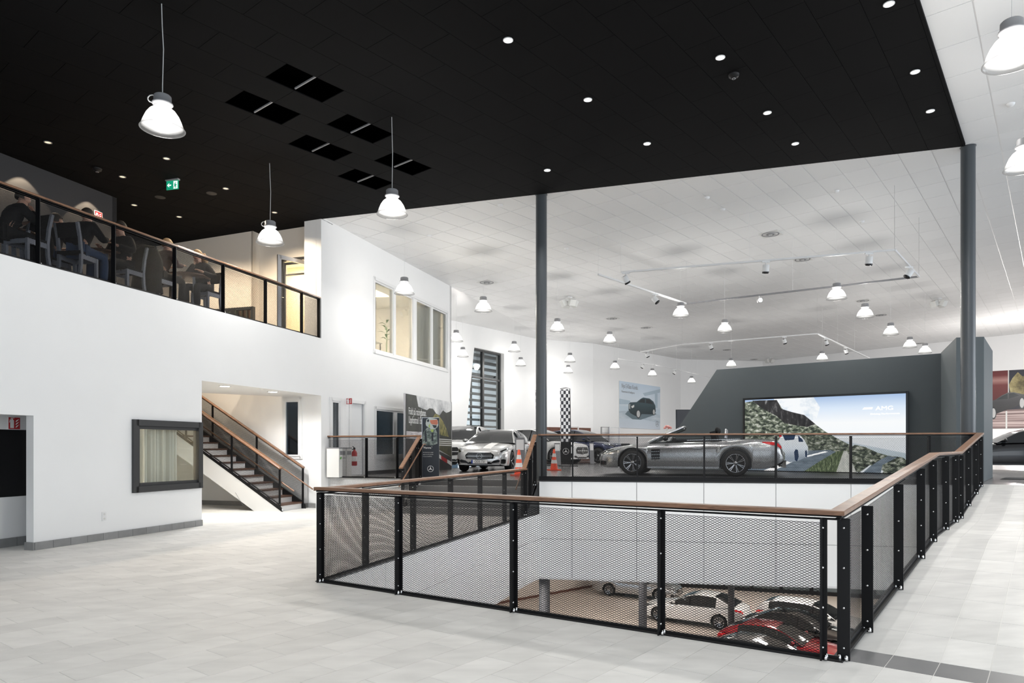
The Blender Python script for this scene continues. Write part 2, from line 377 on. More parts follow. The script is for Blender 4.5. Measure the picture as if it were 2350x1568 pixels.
# ground floor room behind the corner window, recess at far left
mb=MB(); wall_grid(mb, W(-.12), -N1, U1, .0, .15, 2.7, 0, 2.85, [(.15,1.55,KW[2],KW[3])]); wall_grid(mb, W(0), -N1, -U1, .0, .15, 2.7, 0, 2.85, [(.15,1.55,KW[2],KW[3])])
wall_grid(mb, W(0,2.7), U1, N1, .1, -2.3, 0, 0, 2.9, []); wall_grid(mb, W(-2.3,0), -N1, U1, .1, .15, 2.7, 0, 2.9, []); struct('wall_room', mb, M['warm'])
mb=MB(); mb.prism([xy(W(a,b)) for a,b in ((-2.3,.15),(0,.15),(0,2.7),(-2.3,2.7))], 2.86, 2.9); struct('ceiling_room', mb, M['wall'])
mb=MB(); wall_grid(mb, W(-2.6,0), -N1, -U1, .12, .14, .85, 0, 2.9, []); wall_grid(mb, W(0,.75), U1, N1, .1, -9, -2.5, 0, 2.9, [(-8,-2.8,.78,1.84)]); struct('wall_recess', mb, M['wall'])
mb=MB(); mb.prism([xy(W(a,b)) for a,b in ((-9,.15),(-2.5,.15),(-2.5,.9),(-9,.9))], 2.3, 2.34); struct('ceiling_recess', mb, M['wall'])
mb=MB(); mb.bar(W(-8,.8,1.31),W(-2.8,.8,1.31),.02,1.1); r=struct('window_recess', mb, M['blackgloss'])
# balcony walls
mb=MB(); wall_grid(mb, W(0,3.35), U1, N1, .12, -10, 1.09, BF, 8, []); wall_grid(mb, W(1.09,3.35), -N1, U1, .12, 0, 6, BF, 8, []); struct('wall_balcony', mb, M['darkwall'])
VW=(2.12,3.42)
mb=MB(); wall_grid(mb, W(4.3), -N1, -U1, .14, 2.16, 9, BF-.3, 8, [(VW[0],VW[1],4.0,5.32)]); wall_grid(mb, W(4.3,2.16), U1, N1, .05, 0, .3, BF-.3, 8, [])
wall_grid(mb, W(4.56), -N1, -U1, .1, .5, 2.3, BF, 8, [(.52,1.38,BF,BF+2.2)]); struct('wall_balcony_end', mb, M['warm'])
mb=MB(); mb.prism([xy(W(a,b)) for a,b in ((4.21,.14),(4.7,.14),(4.7,.5),(4.21,.5))], BF-.3, 8); struct('wall_pillar', mb, M['wall'])
mb=MB(); wall_grid(mb, W(4.7,3.2), U1, N1, .1, 0, 2.0, BF, 7, []); wall_grid(mb, W(6.72,.15), -N1, U1, .1, 0, 3.2, BF, 7, []); mb.prism([xy(W(a,b)) for a,b in ((4.7,.15),(6.7,.15),(6.7,3.2),(4.7,3.2))], 6.95, 7.0)
struct('wall_meeting_room', mb, M['warm'])
mb=MB(); mb.prism([xy(W(a,b)) for a,b in ((4.6,.15),(13,.15),(13,6),(4.6,6))], BF-.1, BF); mb.prism([xy(W(a,b)) for a,b in ((8.1,.15),(13,.15),(13,6),(8.1,6))], 6.9, 6.95)
struct('floor_office', mb, M['offwhite'])
mb=MB(); wall_grid(mb, W(6.9,5), U1, N1, .1, -.3, 6.5, BF, 7, []); wall_grid(mb, W(6.85,.15), -N1, U1, .1, 0, 5, BF, 7, []); struct('wall_office', mb, M['warm'])
mb=MB(); wall_grid(mb, W(4.4,4), U1, N1, .1, 0, 8.4, SH, 4.2, []); mb.prism([xy(W(a,b)) for a,b in ((4.4,.16),(12.8,.16),(12.8,4),(4.4,4))], 4.1, 4.15); struct('wall_back_office', mb, M['darkwall'])
mb=MB(); mb.prism([xy(W(a,b)) for a,b in ((4.4,.14),(12.8,.14),(12.8,4),(4.4,4))], SH-.3, SH-.01); struct('floor_back_office', mb, M['grey'])
# ceilings
P0=W(4.21); P1=Vector((9.7,14.95,0)); KB=hp(P0,P1)                      # keep: beyond the black edge
inv=lambda h:(-h[0],-h[1],-h[2])
EDGE=hp(P1-UR*30,P1)                                                     # keep: left of the right-hand black edge
def slab(name, hps, zf, th, m, box=(-20,-10,42,62)):
    poly=[(box[0],box[1]),(box[2],box[1]),(box[2],box[3]),(box[0],box[3])]
    for h in hps: poly=clip(poly,h)
    mb=MB(); mb.prism(poly, zf, lambda x,y: zf(x,y)+th); return struct(name, mb, m)
WL_R=inv(hp(W(0),W(10)))                                                 # keep: right of the white wall
S1a,S1b,S2b,S3b,S4b=Vector((-5.0,29.65,0)),Vector((1.36,39.7,0)),Vector((4.93,42.4,0)),Vector((12.7,52.5,0)),Vector((20.2,56.2,0))
S5a=Vector((20.2,56.2,0)); S5b=S5a+Vector((.789,-.614,0))*32
cw=slab('ceiling', [KB,WL_R], lambda x,y: ceil_z(x)+.014, .06, M['tbar'])
cw2=slab('ceiling', [inv(KB),inv(EDGE)], lambda x,y: ceil_z(x)+.014, .06, M['tbar'])
cw3=slab('ceiling', [inv(WL_R),hp(W(13,3),W(12.86,0))], lambda x,y: ceil_z(x)+.014, .06, M['tbar'], box=(-12,20,4,50))
cb=slab('ceiling_black', [inv(KB),EDGE], lambda x,y: black_z(x)+.28, .06, M['black'])
cb2=slab('ceiling_black', [KB,hp(W(0,-.0),W(10,-.0)),hp(W(4.75,0),W(4.75,5))], lambda x,y: black_z(x)+.28, .06, M['black'], box=(-24,-10,42,40))
mb=MB()
for a,b in ((P0,P1),(P1,P1-UR*30)):
    za,zb=black_z(a.x),black_z(b.x); n=Vector((b-a).normalized()); n=Vector((-n.y,n.x,0))*.02
    mb.add([a+Vector((0,0,za)),b+Vector((0,0,zb)),b+Vector((0,0,zb+.3)),a+Vector((0,0,za+.3)),a+n+Vector((0,0,za)),b+n+Vector((0,0,zb)),b+n+Vector((0,0,zb+.3)),a+n+Vector((0,0,za+.3))],
           [(0,1,2,3),(4,7,6,5),(0,4,5,1),(0,3,7,4),(1,5,6,2)])
struct('trim_ceiling_edge', mb, M['black_tile'])
OT=Vector((-3.95,11.14,0)); SK={(0,0),(0,-2),(1,-1),(1,-3),(3,-2),(3,-4)}
# the grid runs with the ramp railing; six tiles are left out of the black ceiling
tiles(cb, 'ceiling_tile', M['black_tile'], OT, UR, VR, 1.1, .6, .006, .5, [inv(KB),EDGE], lambda x,y: black_z(x)+.015, .015, (-13,16), (-26,24), SK)
tiles(cb2, 'ceiling_tile', M['black_tile'], OT, UR, VR, 1.1, .6, .006, .5, [KB,hp(W(0,-.0),W(10,-.0)),hp(W(4.75,0),W(4.75,5))], lambda x,y: black_z(x)+.015, .015, (-2,14), (-26,4), limit=60)
def recess_strip(i,j):
    c=OT+UR*(i*1.1+(.55 if j%2 else 0)+.55)+VR*(j*.6); a=c+VR*.02; b=c+VR*.58
    mb=MB(); mb.bar(a+Vector((0,0,black_z(a.x)+.03)),b+Vector((0,0,black_z(b.x)+.03)),.024,.024); mb.build('grid_bar', M['grey'], cb)
for i,j in SK: recess_strip(i,j)
tiles(cw, 'ceiling_tile', M['white_tile'], P1, UR, VR, 1.17, .6, .022, 0, [KB,WL_R,hp(S1b,S1a),hp(S4b,S3b),hp(S5b,S5a)], lambda x,y: ceil_z(x)+.014, .012, (-12,50), (-60,40), limit=300)
tiles(cw2, 'ceiling_tile', M['white_tile'], P1, UR, VR, 1.17, .6, .022, 0, [inv(KB),inv(EDGE)], lambda x,y: ceil_z(x)+.014, .012, (-20,3), (-2,14), limit=120)
# far showroom walls, in a saw-tooth plan
def plan_wall(name, a, b, z0, z1, m, th=.2, holes=[]):
    mb=MB(); u=(b-a).normalized(); n=Vector((u.y,-u.x,0)); wall_grid(mb, a, u, n, th, 0, (b-a).length, z0, z1, holes); return struct(name, mb, m), u, n
def on_line(a, u, x):
    q=(x-1175)/F; return (q*a.y-a.x)/(u.x-u.y*q)
u=(S1b-S1a).normalized(); n=Vector((u.y,-u.x,0)); TW0,TW1=on_line(S1a,u,1062),on_line(S1a,u,1157)
TZ1=EYE+(1027-792)/F*(S1a+u*TW0).y
mb=MB(); wall_grid(mb, S1a, u, n, .5, 0, (S1b-S1a).length, SH, 9, [(TW0,TW1,SH+.1,TZ1)])
xt=on_line(S1a,u,1088.5)                                                   # the left edge of the tall window leans
q0=S1a+u*TW0; 
mb.add([S1a+u*TW0+Vector((0,0,SH+.1)),S1a+u*(TW0+.02)+Vector((0,0,SH+.1)),S1a+u*xt+Vector((0,0,TZ1)),S1a+u*TW0+Vector((0,0,TZ1)),
        S1a+u*TW0-n*.5+Vector((0,0,SH+.1)),S1a+u*(TW0+.02)-n*.5+Vector((0,0,SH+.1)),S1a+u*xt-n*.5+Vector((0,0,TZ1)),S1a+u*TW0-n*.5+Vector((0,0,TZ1))],
       [(0,1,2,3),(1,5,6,2),(7,6,5,4)])
wall_far=struct('wall_far', mb, M['wall']); FU,FN=u,n
plan_wall('wall_far', S1b, S2b, SH, 9, M['wall']); ws3,SU3,SN3=plan_wall('wall_far', S2b, S3b, SH, 9, M['wall']); plan_wall('wall_far', S3b, S4b, SH, 9.5, M['wall'])
ws5,SU5,SN5=plan_wall('wall_right', S5a, S5b, SH, 10, M['wall'])
# lower floor, ramp, showroom floor
B2=B+UR*.40; BL=hp(B-UR*30,B+UR*10); LF=[inv(hp(A,B)),BL]; LFR=[inv(BL),inv(hp(B2-VR*10,B2+VR*10))]
S0=W(4.21)+U1*.35; L1=N1                                                   # front edge of the showroom platform
S0=Vector((-4.95,18.27,0)); L1=(D-S0).normalized(); L1n=Vector((-L1.y,L1.x,0)); STW=(2.79,(D-S0).length); RUN=.26
FRONT=inv(hp(S0,D))
def prism_region(name, hps, z, th, m, box):
    poly=[(box[0],box[1]),(box[2],box[1]),(box[2],box[3]),(box[0],box[3])]
    for h in hps: poly=clip(poly,h)
    mb=MB(); mb.prism(poly, z-th, z); return struct(name, mb, m)
fl=prism_region('floor', LF, -.003, .3, M['grout'], (-16,-6,20,12)); flr=prism_region('floor', LFR, -.003, .3, M['grout'], (-16,-6,20,12))
R2=[hp(A-UAB*20,B),hp(A,A+UAE*20),FRONT]
fl2=prism_region('floor', R2, -.003, .3, M['grout'], (-16,0,6,24))
# pale tiles; a dark band of tiles at the foot of the ramp
FT=[M['floor'],M['floor_dark']]; fz=lambda x,y: -.003
BN=B2-UR*.36; BAND=hp(BN-VR*10,BN+VR*10)
tiles(fl, 'floor_tile', FT, B, UR, VR, .6, .3, .004, .5, LF, fz, -.003, (-22,2), (-60,1), limit=300)
tiles(flr, 'floor_tile', FT, BN, UR, VR, .36, .3, .006, 0, LFR+[BAND], fz, -.003, (0,1), (0,20), pick=lambda i,j: 1, limit=30)
tiles(flr, 'floor_tile', FT, BN, UR, VR, .6, .3, .006, 0, LFR+[inv(BAND)], fz, -.003, (-20,0), (0,20), limit=40)
tiles(fl2, 'floor_tile', FT, B, UR, VR, .6, .3, .004, .5, R2, fz, -.003, (-10,40), (-90,4), limit=300)
for k,(k0,k1) in enumerate(((.4,5.2),(5.2,8.09),(8.09,RL))):
    za,zb=ramp_z(k0),ramp_z(k1); zf=(lambda x,y,k0=k0,k1=k1,za=za,zb=zb: za+(zb-za)*(((x-B.x)*UR.x+(y-B.y)*UR.y)-k0)/(k1-k0)-.003)
    poly=[xy(B+UR*a+VR*b) for a,b in ((k0,0),(k0,4.5),(k1,4.5),(k1,0))]
    mb=MB(); mb.prism(poly, lambda x,y: zf(x,y)-.25, zf); rp=struct('floor_ramp', mb, M['grout'])
    nr=max(1,round((k1-k0)/.6)); tiles(rp, 'floor_tile', FT, B+UR*k0, UR, VR, (k1-k0)/nr, .3, .006, 0, [], zf, -.003, (0,nr), (0,13), limit=150)
SHA=[FRONT and hp(S0,D),hp(D,Cc),hp(Cc,Cc+UR*40)]
SHB=[inv(hp(Cc,Cc+UR*40)),hp(Cc,Cc+VR*40)]
LIM=[WL_R,hp(S1b,S1a),hp(S4b,S3b),hp(S5b,S5a)]
for hs,rg in ((SHA,((-8,75),(-70,4))),(SHB,((-2,40),(-2,26)))):
    f=prism_region('floor_showroom', hs+LIM, SH-.006, .25, M['show_grout'], (-8,8,46,62))
    tiles(f, 'floor_tile', M['show'], Cc, UR, VR, .6, .6, .006, 0, hs+LIM, lambda x,y: SH-.006, -.006, *rg, limit=200)
# platform front and the five steps up to the showroom
mb=MB(); a=S0-L1*.2; b=S0+L1*STW[0]; mb.prism([xy(a),xy(b),xy(b+L1n*.1),xy(a+L1n*.1)], 0, SH-.006); struct('wall_platform', mb, M['wall'])
st=thing('entrance_steps', 'broad grey steps rising from the tiled floor to the raised car showroom', 'steps', tuple(S0+L1*4.3-L1n*.5))
for i in range(5):
    off=-RUN*(4-i)+.0; z1=SH/5*(i+1)-(.0 if i<4 else .002)
    R_=lambda o_: S0+L1*(STW[1]-.13-.09*max(0,-o_))+L1n*o_
    o2=off+(RUN if i<4 else .02); p=[S0+L1*STW[0]+L1n*off,R_(off),R_(o2),S0+L1*STW[0]+L1n*o2]
    mb=MB(); mb.prism([xy(q) for q in p], 0, z1); mb.build('step', mat('grey_step_tile_%d'%i,(.2,.2,.2),.4) if i==0 else bpy.data.materials['grey_step_tile_0'], st, world=True)
    mb=MB(); mb.bar(p[0]+L1n*.02+Vector((0,0,z1+.002)),p[1]+L1n*.02+Vector((0,0,z1+.002)),.03,.004); mb.build('nosing', M['offwhite'], st, world=True)
# pit: white panelled walls, dark edge beams, and the lower hall seen through the opening
PB=-1.52
def pit_wall(name, a, b, z1, cuts, zcut=None):
    u=(b-a).normalized(); n=Vector((u.y,-u.x,0)); L=(b-a).length
    mb=MB(); mb.prism([xy(a-n*.10),xy(b-n*.10),xy(b+n*.004),xy(a+n*.004)] , PB, z1); w0=struct(name, mb, M['grey'])
    cs=[0]+cuts+[L]; zc=[PB,zcut,z1] if zcut is not None else [PB,z1]
    for i in range(len(cs)-1):
        for j in range(len(zc)-1):
            p,q=a+u*(cs[i]+.006),a+u*(cs[i+1]-.006); m2=MB(); m2.prism([xy(p+n*.002),xy(q+n*.002),xy(q+n*.03),xy(p+n*.03)], zc[j]+.005, zc[j+1]-.005); m2.build('wall_panel', M['panel'], w0)
    return w0
fcuts=[on_line(D,UDC,x) for x in (1313,1461,1615,1780,1952,2132)]
pit_wall('wall_pit_far', D, Cc, SH-.02, fcuts, -.60)
pit_wall('wall_pit_left', A-UAE*.1, E, -.02, [1.6,3.2,4.8,6.4], -.62)
pit_wall('wall_pit_left', E, D, -.02, [], -.62)
mb=MB(); e0,e1=E,D; mb.add([e0+Vector((0,0,-.03)),e1+Vector((0,0,-.03)),e1+Vector((0,0,SH-.02))],[(0,1,2)]); n=Vector((UAE.y,-UAE.x,0))
mb.add([e0-n*.06+Vector((0,0,-.03)),e1-n*.06+Vector((0,0,-.03)),e1-n*.06+Vector((0,0,SH-.02))],[(2,1,0)]); struct('wall_pit_left', mb, M['steel'])
pit_wall('wall_pit_right', Cc, B, -.02, [], None); pit_wall('wall_pit_near', B, A, -.02, [], None)
BZ=-6.61
M['bfloor']=mat('pale_beige_hall_floor',(.62,.55,.49),.3,noise=.05,nscale=.6); M['bwall']=mat('beige_hall_wall',(.62,.56,.50),.6); M['bglaz']=glass('hall_glazing',(.45,.52,.52),.1)
mb=MB(); mb.prism([(-14,4),(42,4),(42,60),(-14,60)], BZ-.2, BZ); struct('floor_hall', mb, M['bfloor'])
plan_wall('wall_hall', Vector((-9,29.5,0)), Vector((-.75,36.3,0)), BZ, PB, M['bwall']); plan_wall('wall_hall', Vector((-.75,36.3,0)), Vector((6.2,42.05,0)), BZ, PB, M['bwall'])
mb=MB(); a,b=Vector((-9,29.5,0)),Vector((6.2,42.05,0)); n=Vector(((b-a).y,-(b-a).x,0)).normalized()*.04; mb.prism([xy(a),xy(b),xy(b+n),xy(a+n)],BZ,BZ+.12); struct('baseboard_hall', mb, M['brownwood'])
GA,GB=Vector((6.2,42.05,0)),Vector((24,36.2,0)); gu=(GB-GA).normalized()
mb=MB(); mb.bar(GA+Vector((0,0,(BZ+PB)/2)),GB+Vector((0,0,(BZ+PB)/2)),.02,PB-BZ); wg=struct('window_hall', mb, M['bglaz'])
for k in range(13):
    p=GA+gu*((GB-GA).length*k/12); mb=MB(); mb.box((p.x,p.y,(BZ+PB)/2),(.16,.2,PB-BZ)); mb.build('mullion', M['steel'], wg)
mb=MB(); mb.bar(GA+Vector((0,0,BZ+.75)),GB+Vector((0,0,BZ+.75)),.16,.08); mb.bar(GA+Vector((0,0,BZ+.1)),GB+Vector((0,0,BZ+.1)),.16,.2); mb.build('transom', M['steel'], wg)
for name,poly in (('ceiling_hall',[xy(D),xy(Cc),(42,10),(42,60),(-14,60),(-14,30)]),('ceiling_hall',[xy(A),xy(E),xy(D),(-14,30),(-14,8)])):
    mb=MB(); mb.prism(poly, PB-.06 if 0 else PB-.04, PB); struct(name, mb, M['wall'])
for x,y in ((3,22),(9,22),(4,31),(12,31),(17,24),(0,16),(18,33),(10,37)):
    light('AREA','hall_ceiling_light',(x,y,PB-.25),BASE_W/8,(1,.95,.88),aim=(x,y,-9),size=1.4)
# round hall columns under the pit edge
def column(name, x, y, z0, z1, r, m, label, group=None):
    t=thing(name, label, 'column', (x,y,z0), 0, group); mb=MB(); mb.lathe([(r,0),(r,z1-z0)],28); mb.build('shaft', m, t)
    mb=MB(); mb.lathe([(0,.001),(r+.03,.001),(r+.03,.012),(r,.012)],28); mb.build('base_plate', m, t)
    mb=MB(); mb.lathe([(r,z1-z0-.02),(r+.015,z1-z0-.02),(r+.015,z1-z0),(0,z1-z0)],28); mb.build('collar', m, t); return t
column('round_column', .714, 16.98, SH, ceil_z(.714)+.014, .135, M['column'], 'tall round grey column beside the silver convertible, left of the two showroom columns')
column('round_column', 9.89, 15.12, SH, ceil_z(9.89)+.012, .14, M['column'], 'tall round grey column in front of the dark grey wall end on the right')
M['dcol']=mat('charcoal_column_paint',(.05,.05,.055),.5)
for x,d,t in ((1249.5,17.2,'nearest of the three in the lower hall, left of the parked silver car'),(1475,22.6,'in the lower hall in front of the parked silver car'),(1678,30.4,'in the lower hall in front of the white sedan')):
    p=P(x,1400,d); column('hall_column', p.x, p.y, BZ, PB-.04, .135, M['dcol'], 'dark round column '+t)
# skirting tiles along the white wall, sockets
mb=MB(); mb.bar(W(-3.52,-.01,.055),W(0,-.01,.055),.012,.11); sk=struct('baseboard_left', mb, M['skirt'])
k=-3.5
while k<-.05:
    e=min(k+.3,-.0); m2=MB(); m2.bar(W(k+.003,-.022,.06),W(e-.003,-.022,.06),.014,.12); m2.build('skirting_tile', M['skirt'], sk); k+=.3
m2=MB(); m2.bar(W(-3.515,-.02,.06),W(-3.515,.16,.06),.02,.12); m2.build('skirting_tile', M['skirt'], sk)
for s0,s1,t in ((-9,-2.62,.73),):
    k=s1
    mb=MB(); mb.bar(W(s0,t,.07),W(s1,t,.07),.01,.13); s2=struct('baseboard_recess', mb, M['skirt'])
    for q in range(9):
        m2=MB(); m2.bar(W(s1-.3*q-.003,t-.012,.07),W(s1-.3*q-.297,t-.012,.07),.012,.14); m2.build('skirting_tile', M['skirt'], s2)
mb=MB(); mb.bar(W(4.19,.16,.06),W(4.19,8.8,.06),.014,.12); struct('baseboard_alcove', mb, M['skirt'])
mb=MB(); mb.bar(W(4.6,-.012,SH+.05),W(DR[0]-.1,-.012,SH+.05),.014,.1); mb.bar(W(DR[1]+.1,-.012,SH+.05),W(12.8,-.012,SH+.05),.014,.1); struct('baseboard_showroom', mb, M['frame_dark'])
# dark grey feature wall with the lit screen, and its wedge-shaped end
GP=Vector((10.86,19.2,0)); GV=Vector((-.777,.629,0)); GN=Vector((-.629,-.777,0))
GT=EYE+2.52
mb=MB(); gp=lambda w,z,t: GP+GV*w-GN*t+Vector((0,0,z))
prof=[(-.83,SH),(7.8,SH),(6.86,EYE+.54),(5.43,GT),(-.83,GT)]
mb.add([gp(a,z,0) for a,z in prof]+[gp(a,z,.3) for a,z in prof],[(4,3,2,1,0),(5,6,7,8,9)]+[(i,(i+1)%5,5+(i+1)%5,5+i) for i in range(5)]); struct('wall_feature', mb, M['greywall'])
mb=MB(); mb.prism([(10.27,16.12),(10.83,16.0),(12.65,18.35),(12.1,19.2),(11.505,18.70)], SH, EYE+2.54); struct('wall_feature_end', mb, M['greywall'])
mb=MB(); mb.prism([(1.02,17.25),(3.9,21.9),(5.2,23.4),(10.7,18.95),(9.9,17.2),(9.55,15.9)], SH, SH+.05); struct('floor_podium', mb, mat('anthracite_podium',(.022,.023,.026),.4))
# ---------------------------------------------------------------- railings with expanded-metal infill
def expanded(wd, ht, shear=0.0, cw=.043, ch=.0098, th=.0016, sw=.0043):
    """sheet of expanded metal, wd along x, ht along z, sheared by z += shear*x; every strand is a small bar"""
    nx=int(wd/(cw/2)); nz=int(ht/ch); xs=np.arange(nx+1)*(wd/nx); V=[]; Fc=[]
    j=np.arange(nz+1)[:,None]; i=np.arange(nx+1)[None,:]
    zz=(j+np.where((i+j)%2==0,.5,-.5))*ht/nz; zz=np.clip(zz,0,ht)+shear*xs[None,:]; xx=np.broadcast_to(xs[None,:],zz.shape)
    off=[(-sw/2,-th/2),(sw/2,-th/2),(sw/2,th/2),(-sw/2,th/2)]
    pts=np.stack([np.stack([xx,np.full(zz.shape,b),zz+a],-1) for a,b in off],2)      # rows, cols, 4, 3
    verts=pts.reshape(-1,3); R_,C_=zz.shape
    base=(np.arange(R_)[:,None]*C_+np.arange(C_-1)[None,:]).reshape(-1)*4
    q=np.concatenate([np.stack([base+k,base+(k+1)%4,base+4+(k+1)%4,base+4+k],-1) for k in range(4)])
    me=bpy.data.meshes.new('expanded_sheet'); me.vertices.add(len(verts)); me.vertices.foreach_set('co',verts.astype(np.float32).ravel())
    me.loops.add(q.size); me.loops.foreach_set('vertex_index',q.astype(np.int32).ravel()); me.polygons.add(len(q))
    me.polygons.foreach_set('loop_start',np.arange(0,q.size,4,dtype=np.int32)); me.update(calc_edges=True); me.materials.append(M['mesh']); return me
SHEETS={}
def sheet(shear, ht, coarse=False):
    k=(round(shear,3),round(ht,2),coarse)
    if k not in SHEETS: SHEETS[k]=expanded(1.4, ht, shear, *((.043,.0098) if not coarse else (.043,.0098)))
    return SHEETS[k]
def bolt_mesh(r,h):
    mb=MB(); mb.lathe([(0,h),(r*.7,h*.85),(r,h*.3),(r,0)],8); return mb.mesh('bolt',M['chrome'])
BOLT=bolt_mesh(.010,.010); NUT=bolt_mesh(.013,.034)
def post_mesh(h, dep=.088, th=.012, out=-1):
    mb=MB(); mb.box((0,out*.034,h/2),(th,dep,h)); mb.box((.014,-out*.004,h/2),(.035,.008,h)); return mb.mesh('post',M['steel'])
PM={}
def rail_wood(pts, wd, th, m, pre=None, nxt=None):
    """plank swept along pts with mitred ends"""
    mb=MB(); rings=[]
    for i,p in enumerate(pts):
        p=Vector(p); d0=(p-Vector(pts[i-1])) if i>0 else (Vector(pre) if pre is not None else None); d1=(Vector(pts[i+1])-p) if i<len(pts)-1 else (Vector(nxt) if nxt is not None else None)
        d0=d0 or d1; d1=d1 or d0; a=Vector((d0.x,d0.y,0)).normalized(); b=Vector((d1.x,d1.y,0)).normalized(); t=(a+b).normalized(); n=Vector((-t.y,t.x,0)); n/=max(.3,n.dot(Vector((-a.y,a.x,0))))
        c=.006; h=wd/2
        rings.append([p+n*x+Vector((0,0,z)) for x,z in ((-h,0),(h,0),(h,th-c),(h-c,th),(-h+c,th),(-h,th-c))])
    vs=[q for r in rings for q in r]; n=6
    mb.add(vs,[(i*n+k,i*n+(k+1)%n,(i+1)*n+(k+1)%n,(i+1)*n+k) for i in range(len(rings)-1) for k in range(n)]+[tuple(range(n)),tuple(range((len(rings)-1)*n,len(rings)*n))[::-1]])
    return mb
def railing(name, label, a, zs, posts, H=1.1, u=None, L=None, pre=None, nxt=None, bolts=4, side=1, base_h=.022, tv=.115, group=None, knots=None, ends=True, base_w=.09, woodm='wood', coarse=False, bare=False, out=-1):
    """zs(k): floor height at k metres from a along u; posts: positions; side: +1/-1 which face carries the bolts"""
    t=thing(name, label, 'railing', (a.x,a.y,zs(0)), 0, group); rz=math.atan2(u.y,u.x)
    ks=[0]+[k for k in (knots or []) if 0<k<L]+[L]; n=Vector((-u.y,u.x,0))
    pt=lambda k,z: a+u*k+Vector((0,0,zs(k)+z))
    if not bare: rail_wood([pt(k,H-.034) for k in ks], tv, .034, M[woodm], pre, nxt).build('handrail', M[woodm], t, world=True)
    mb=rail_wood([pt(k,H-.048) for k in ks], .075, .012, None, pre, nxt); mb2=rail_wood([pt(k,H-.072) for k in ks], .05, .012, None, pre, nxt); mb.add(mb2.v,mb2.f); mb.build('top_flat', M['steel'], t, world=True)
    mb=rail_wood([pt(k,.0) for k in ks], base_w, .012, None, pre, nxt); mb2=rail_wood([pt(k,.012) for k in ks], .014, base_h, None, pre, nxt); mb.add(mb2.v,mb2.f); mb.build('base_rail', M['steel'], t, world=True)
    key=(round(H,3),out)
    if key not in PM: PM[key]=post_mesh(H-.06,out=out)
    for k in posts:
        p=pt(k,.0)-Vector(t.location); po=inst('post', PM[key], t, p, rz)
        if bolts:
            for q in range(bolts):
                b=inst('bolt', BOLT, po, (-.006*side,out*.036,.09+(H-.22)*q/(bolts-1)),0); b.rotation_euler=(0,-math.pi/2*side,0)
            for dx in (-.022,.022): inst('anchor_nut', NUT, po, (-.03*side,out*.036+dx,.012),0)
    cuts=sorted(set([0]+list(posts)+[L]))
    for c0,c1 in zip(cuts[:-1],cuts[1:]):
        if c1-c0<.12: continue
        for s0,s1 in [(max(c0,x),min(c1,y)) for x,y in zip(ks[:-1],ks[1:]) if min(c1,y)-max(c0,x)>.05]:
            sh=(zs(s1)-zs(s0))/(s1-s0); wd=s1-s0-.03
            if abs(sh)<.003: sh=0
            hh=round(H-.115-base_h*.6,2); me=sheet(sh*wd/1.4 if sh else 0, hh)
            o=inst('mesh_panel', me, t, pt(s0+.015,.02+base_h*.6)-n*out*.010-Vector(t.location), rz); o.scale=(wd/1.4,1,1)
    return t
Z0=lambda k:0.0
nl=(B-A).length
np_=[on_line(A,UAB,x) for x in (918,1181,1518)]
railing('railing', 'black mesh railing with brown wood handrail along the near edge of the pit', A, Z0, [.03]+np_+[nl-.10], u=UAB, L=nl, pre=-UAE, nxt=UR, side=-1, tv=.12)
rp=[on_line(B,UR,x) for x in (1980,2053,2105.7,2134.6,2164,2187,2217.5,2235,2246)]
railing('railing', 'black mesh railing with pale wood handrail climbing beside the tiled ramp', B, ramp_z, [.04]+rp[:6]+[on_line(B,UR,2199)]+rp[6:], u=UR, L=RL, pre=UAB, nxt=-UDC, knots=[5.2,8.09], side=1, tv=.12, H=1.10)
lp=[on_line(A,UAE,x) for x in (843,952,1037.5,1105,1161)]
el=(E-A).length
railing('railing', 'black mesh railing along the left edge of the pit, running back to the steps', A, Z0, lp+[el-.05], u=UAE, L=el, pre=-UAB, side=1, tv=.12, H=1.09, out=1)
dl=(Cc-D).length
railing('railing', 'black mesh railing across the far edge of the pit, in front of the silver convertible', D, lambda k: SH, [.05]+fcuts+[dl-.06], u=UDC, L=dl, pre=(D-E), nxt=-UR, bolts=2, side=1, tv=.11, base_h=.09, base_w=.10, out=1)
ml=STW[0]
railing('railing', 'short level mesh railing on the showroom edge, in front of the fire extinguisher', S0, lambda k: SH, [.05,1.28,2.15,ml-.06], u=L1, L=ml, bolts=2, side=1, tv=.11, H=1.09)
# sloping rails either side of the entrance steps
def slope_rail(label, a, run, group=None, posts=(.04,.5,1.0), grab=1):
    zs=lambda k: SH*min(k,run)/run
    t=railing('step_railing', label, a, zs, [p for p in posts if p<run], u=L1n, L=run, bolts=2, tv=.10, H=1.09, base_h=.04)
    side=L1*(-.10*grab); pts=[a+L1n*k+side+Vector((0,0,zs(max(k,0))*1.0+(.0 if k>=0 else SH/run*k)+.86)) for k in (-.28,0,run*.5,run,run+.12)]; pts[-1].z=pts[-2].z
    mb=MB(); mb.tube(pts,.017,8); mb.build('grab_rail', M['wood'], t, world=True)
    for k in (.12,.5,.95):
        p=a+L1n*k+Vector((0,0,zs(k)+.86)); mb=MB(); mb.tube([p,p+side*.6+Vector((0,0,-.05)),p+side+Vector((0,0,-.02))],.006,6); mb.build('bracket', M['chrome'], t, world=True)
slope_rail('sloping railing with pale wood rail on the left side of the entrance steps', S0+L1*(STW[0]-.02)-L1n*1.06, 1.06, posts=(.04,.45,.8,1.02), grab=-1)
slope_rail('sloping railing with yellow-brown wood rail on the right side of the entrance steps', E+(E-D).normalized()*.06, (D-E).length+.02, posts=(.03,.4,.8), grab=1)
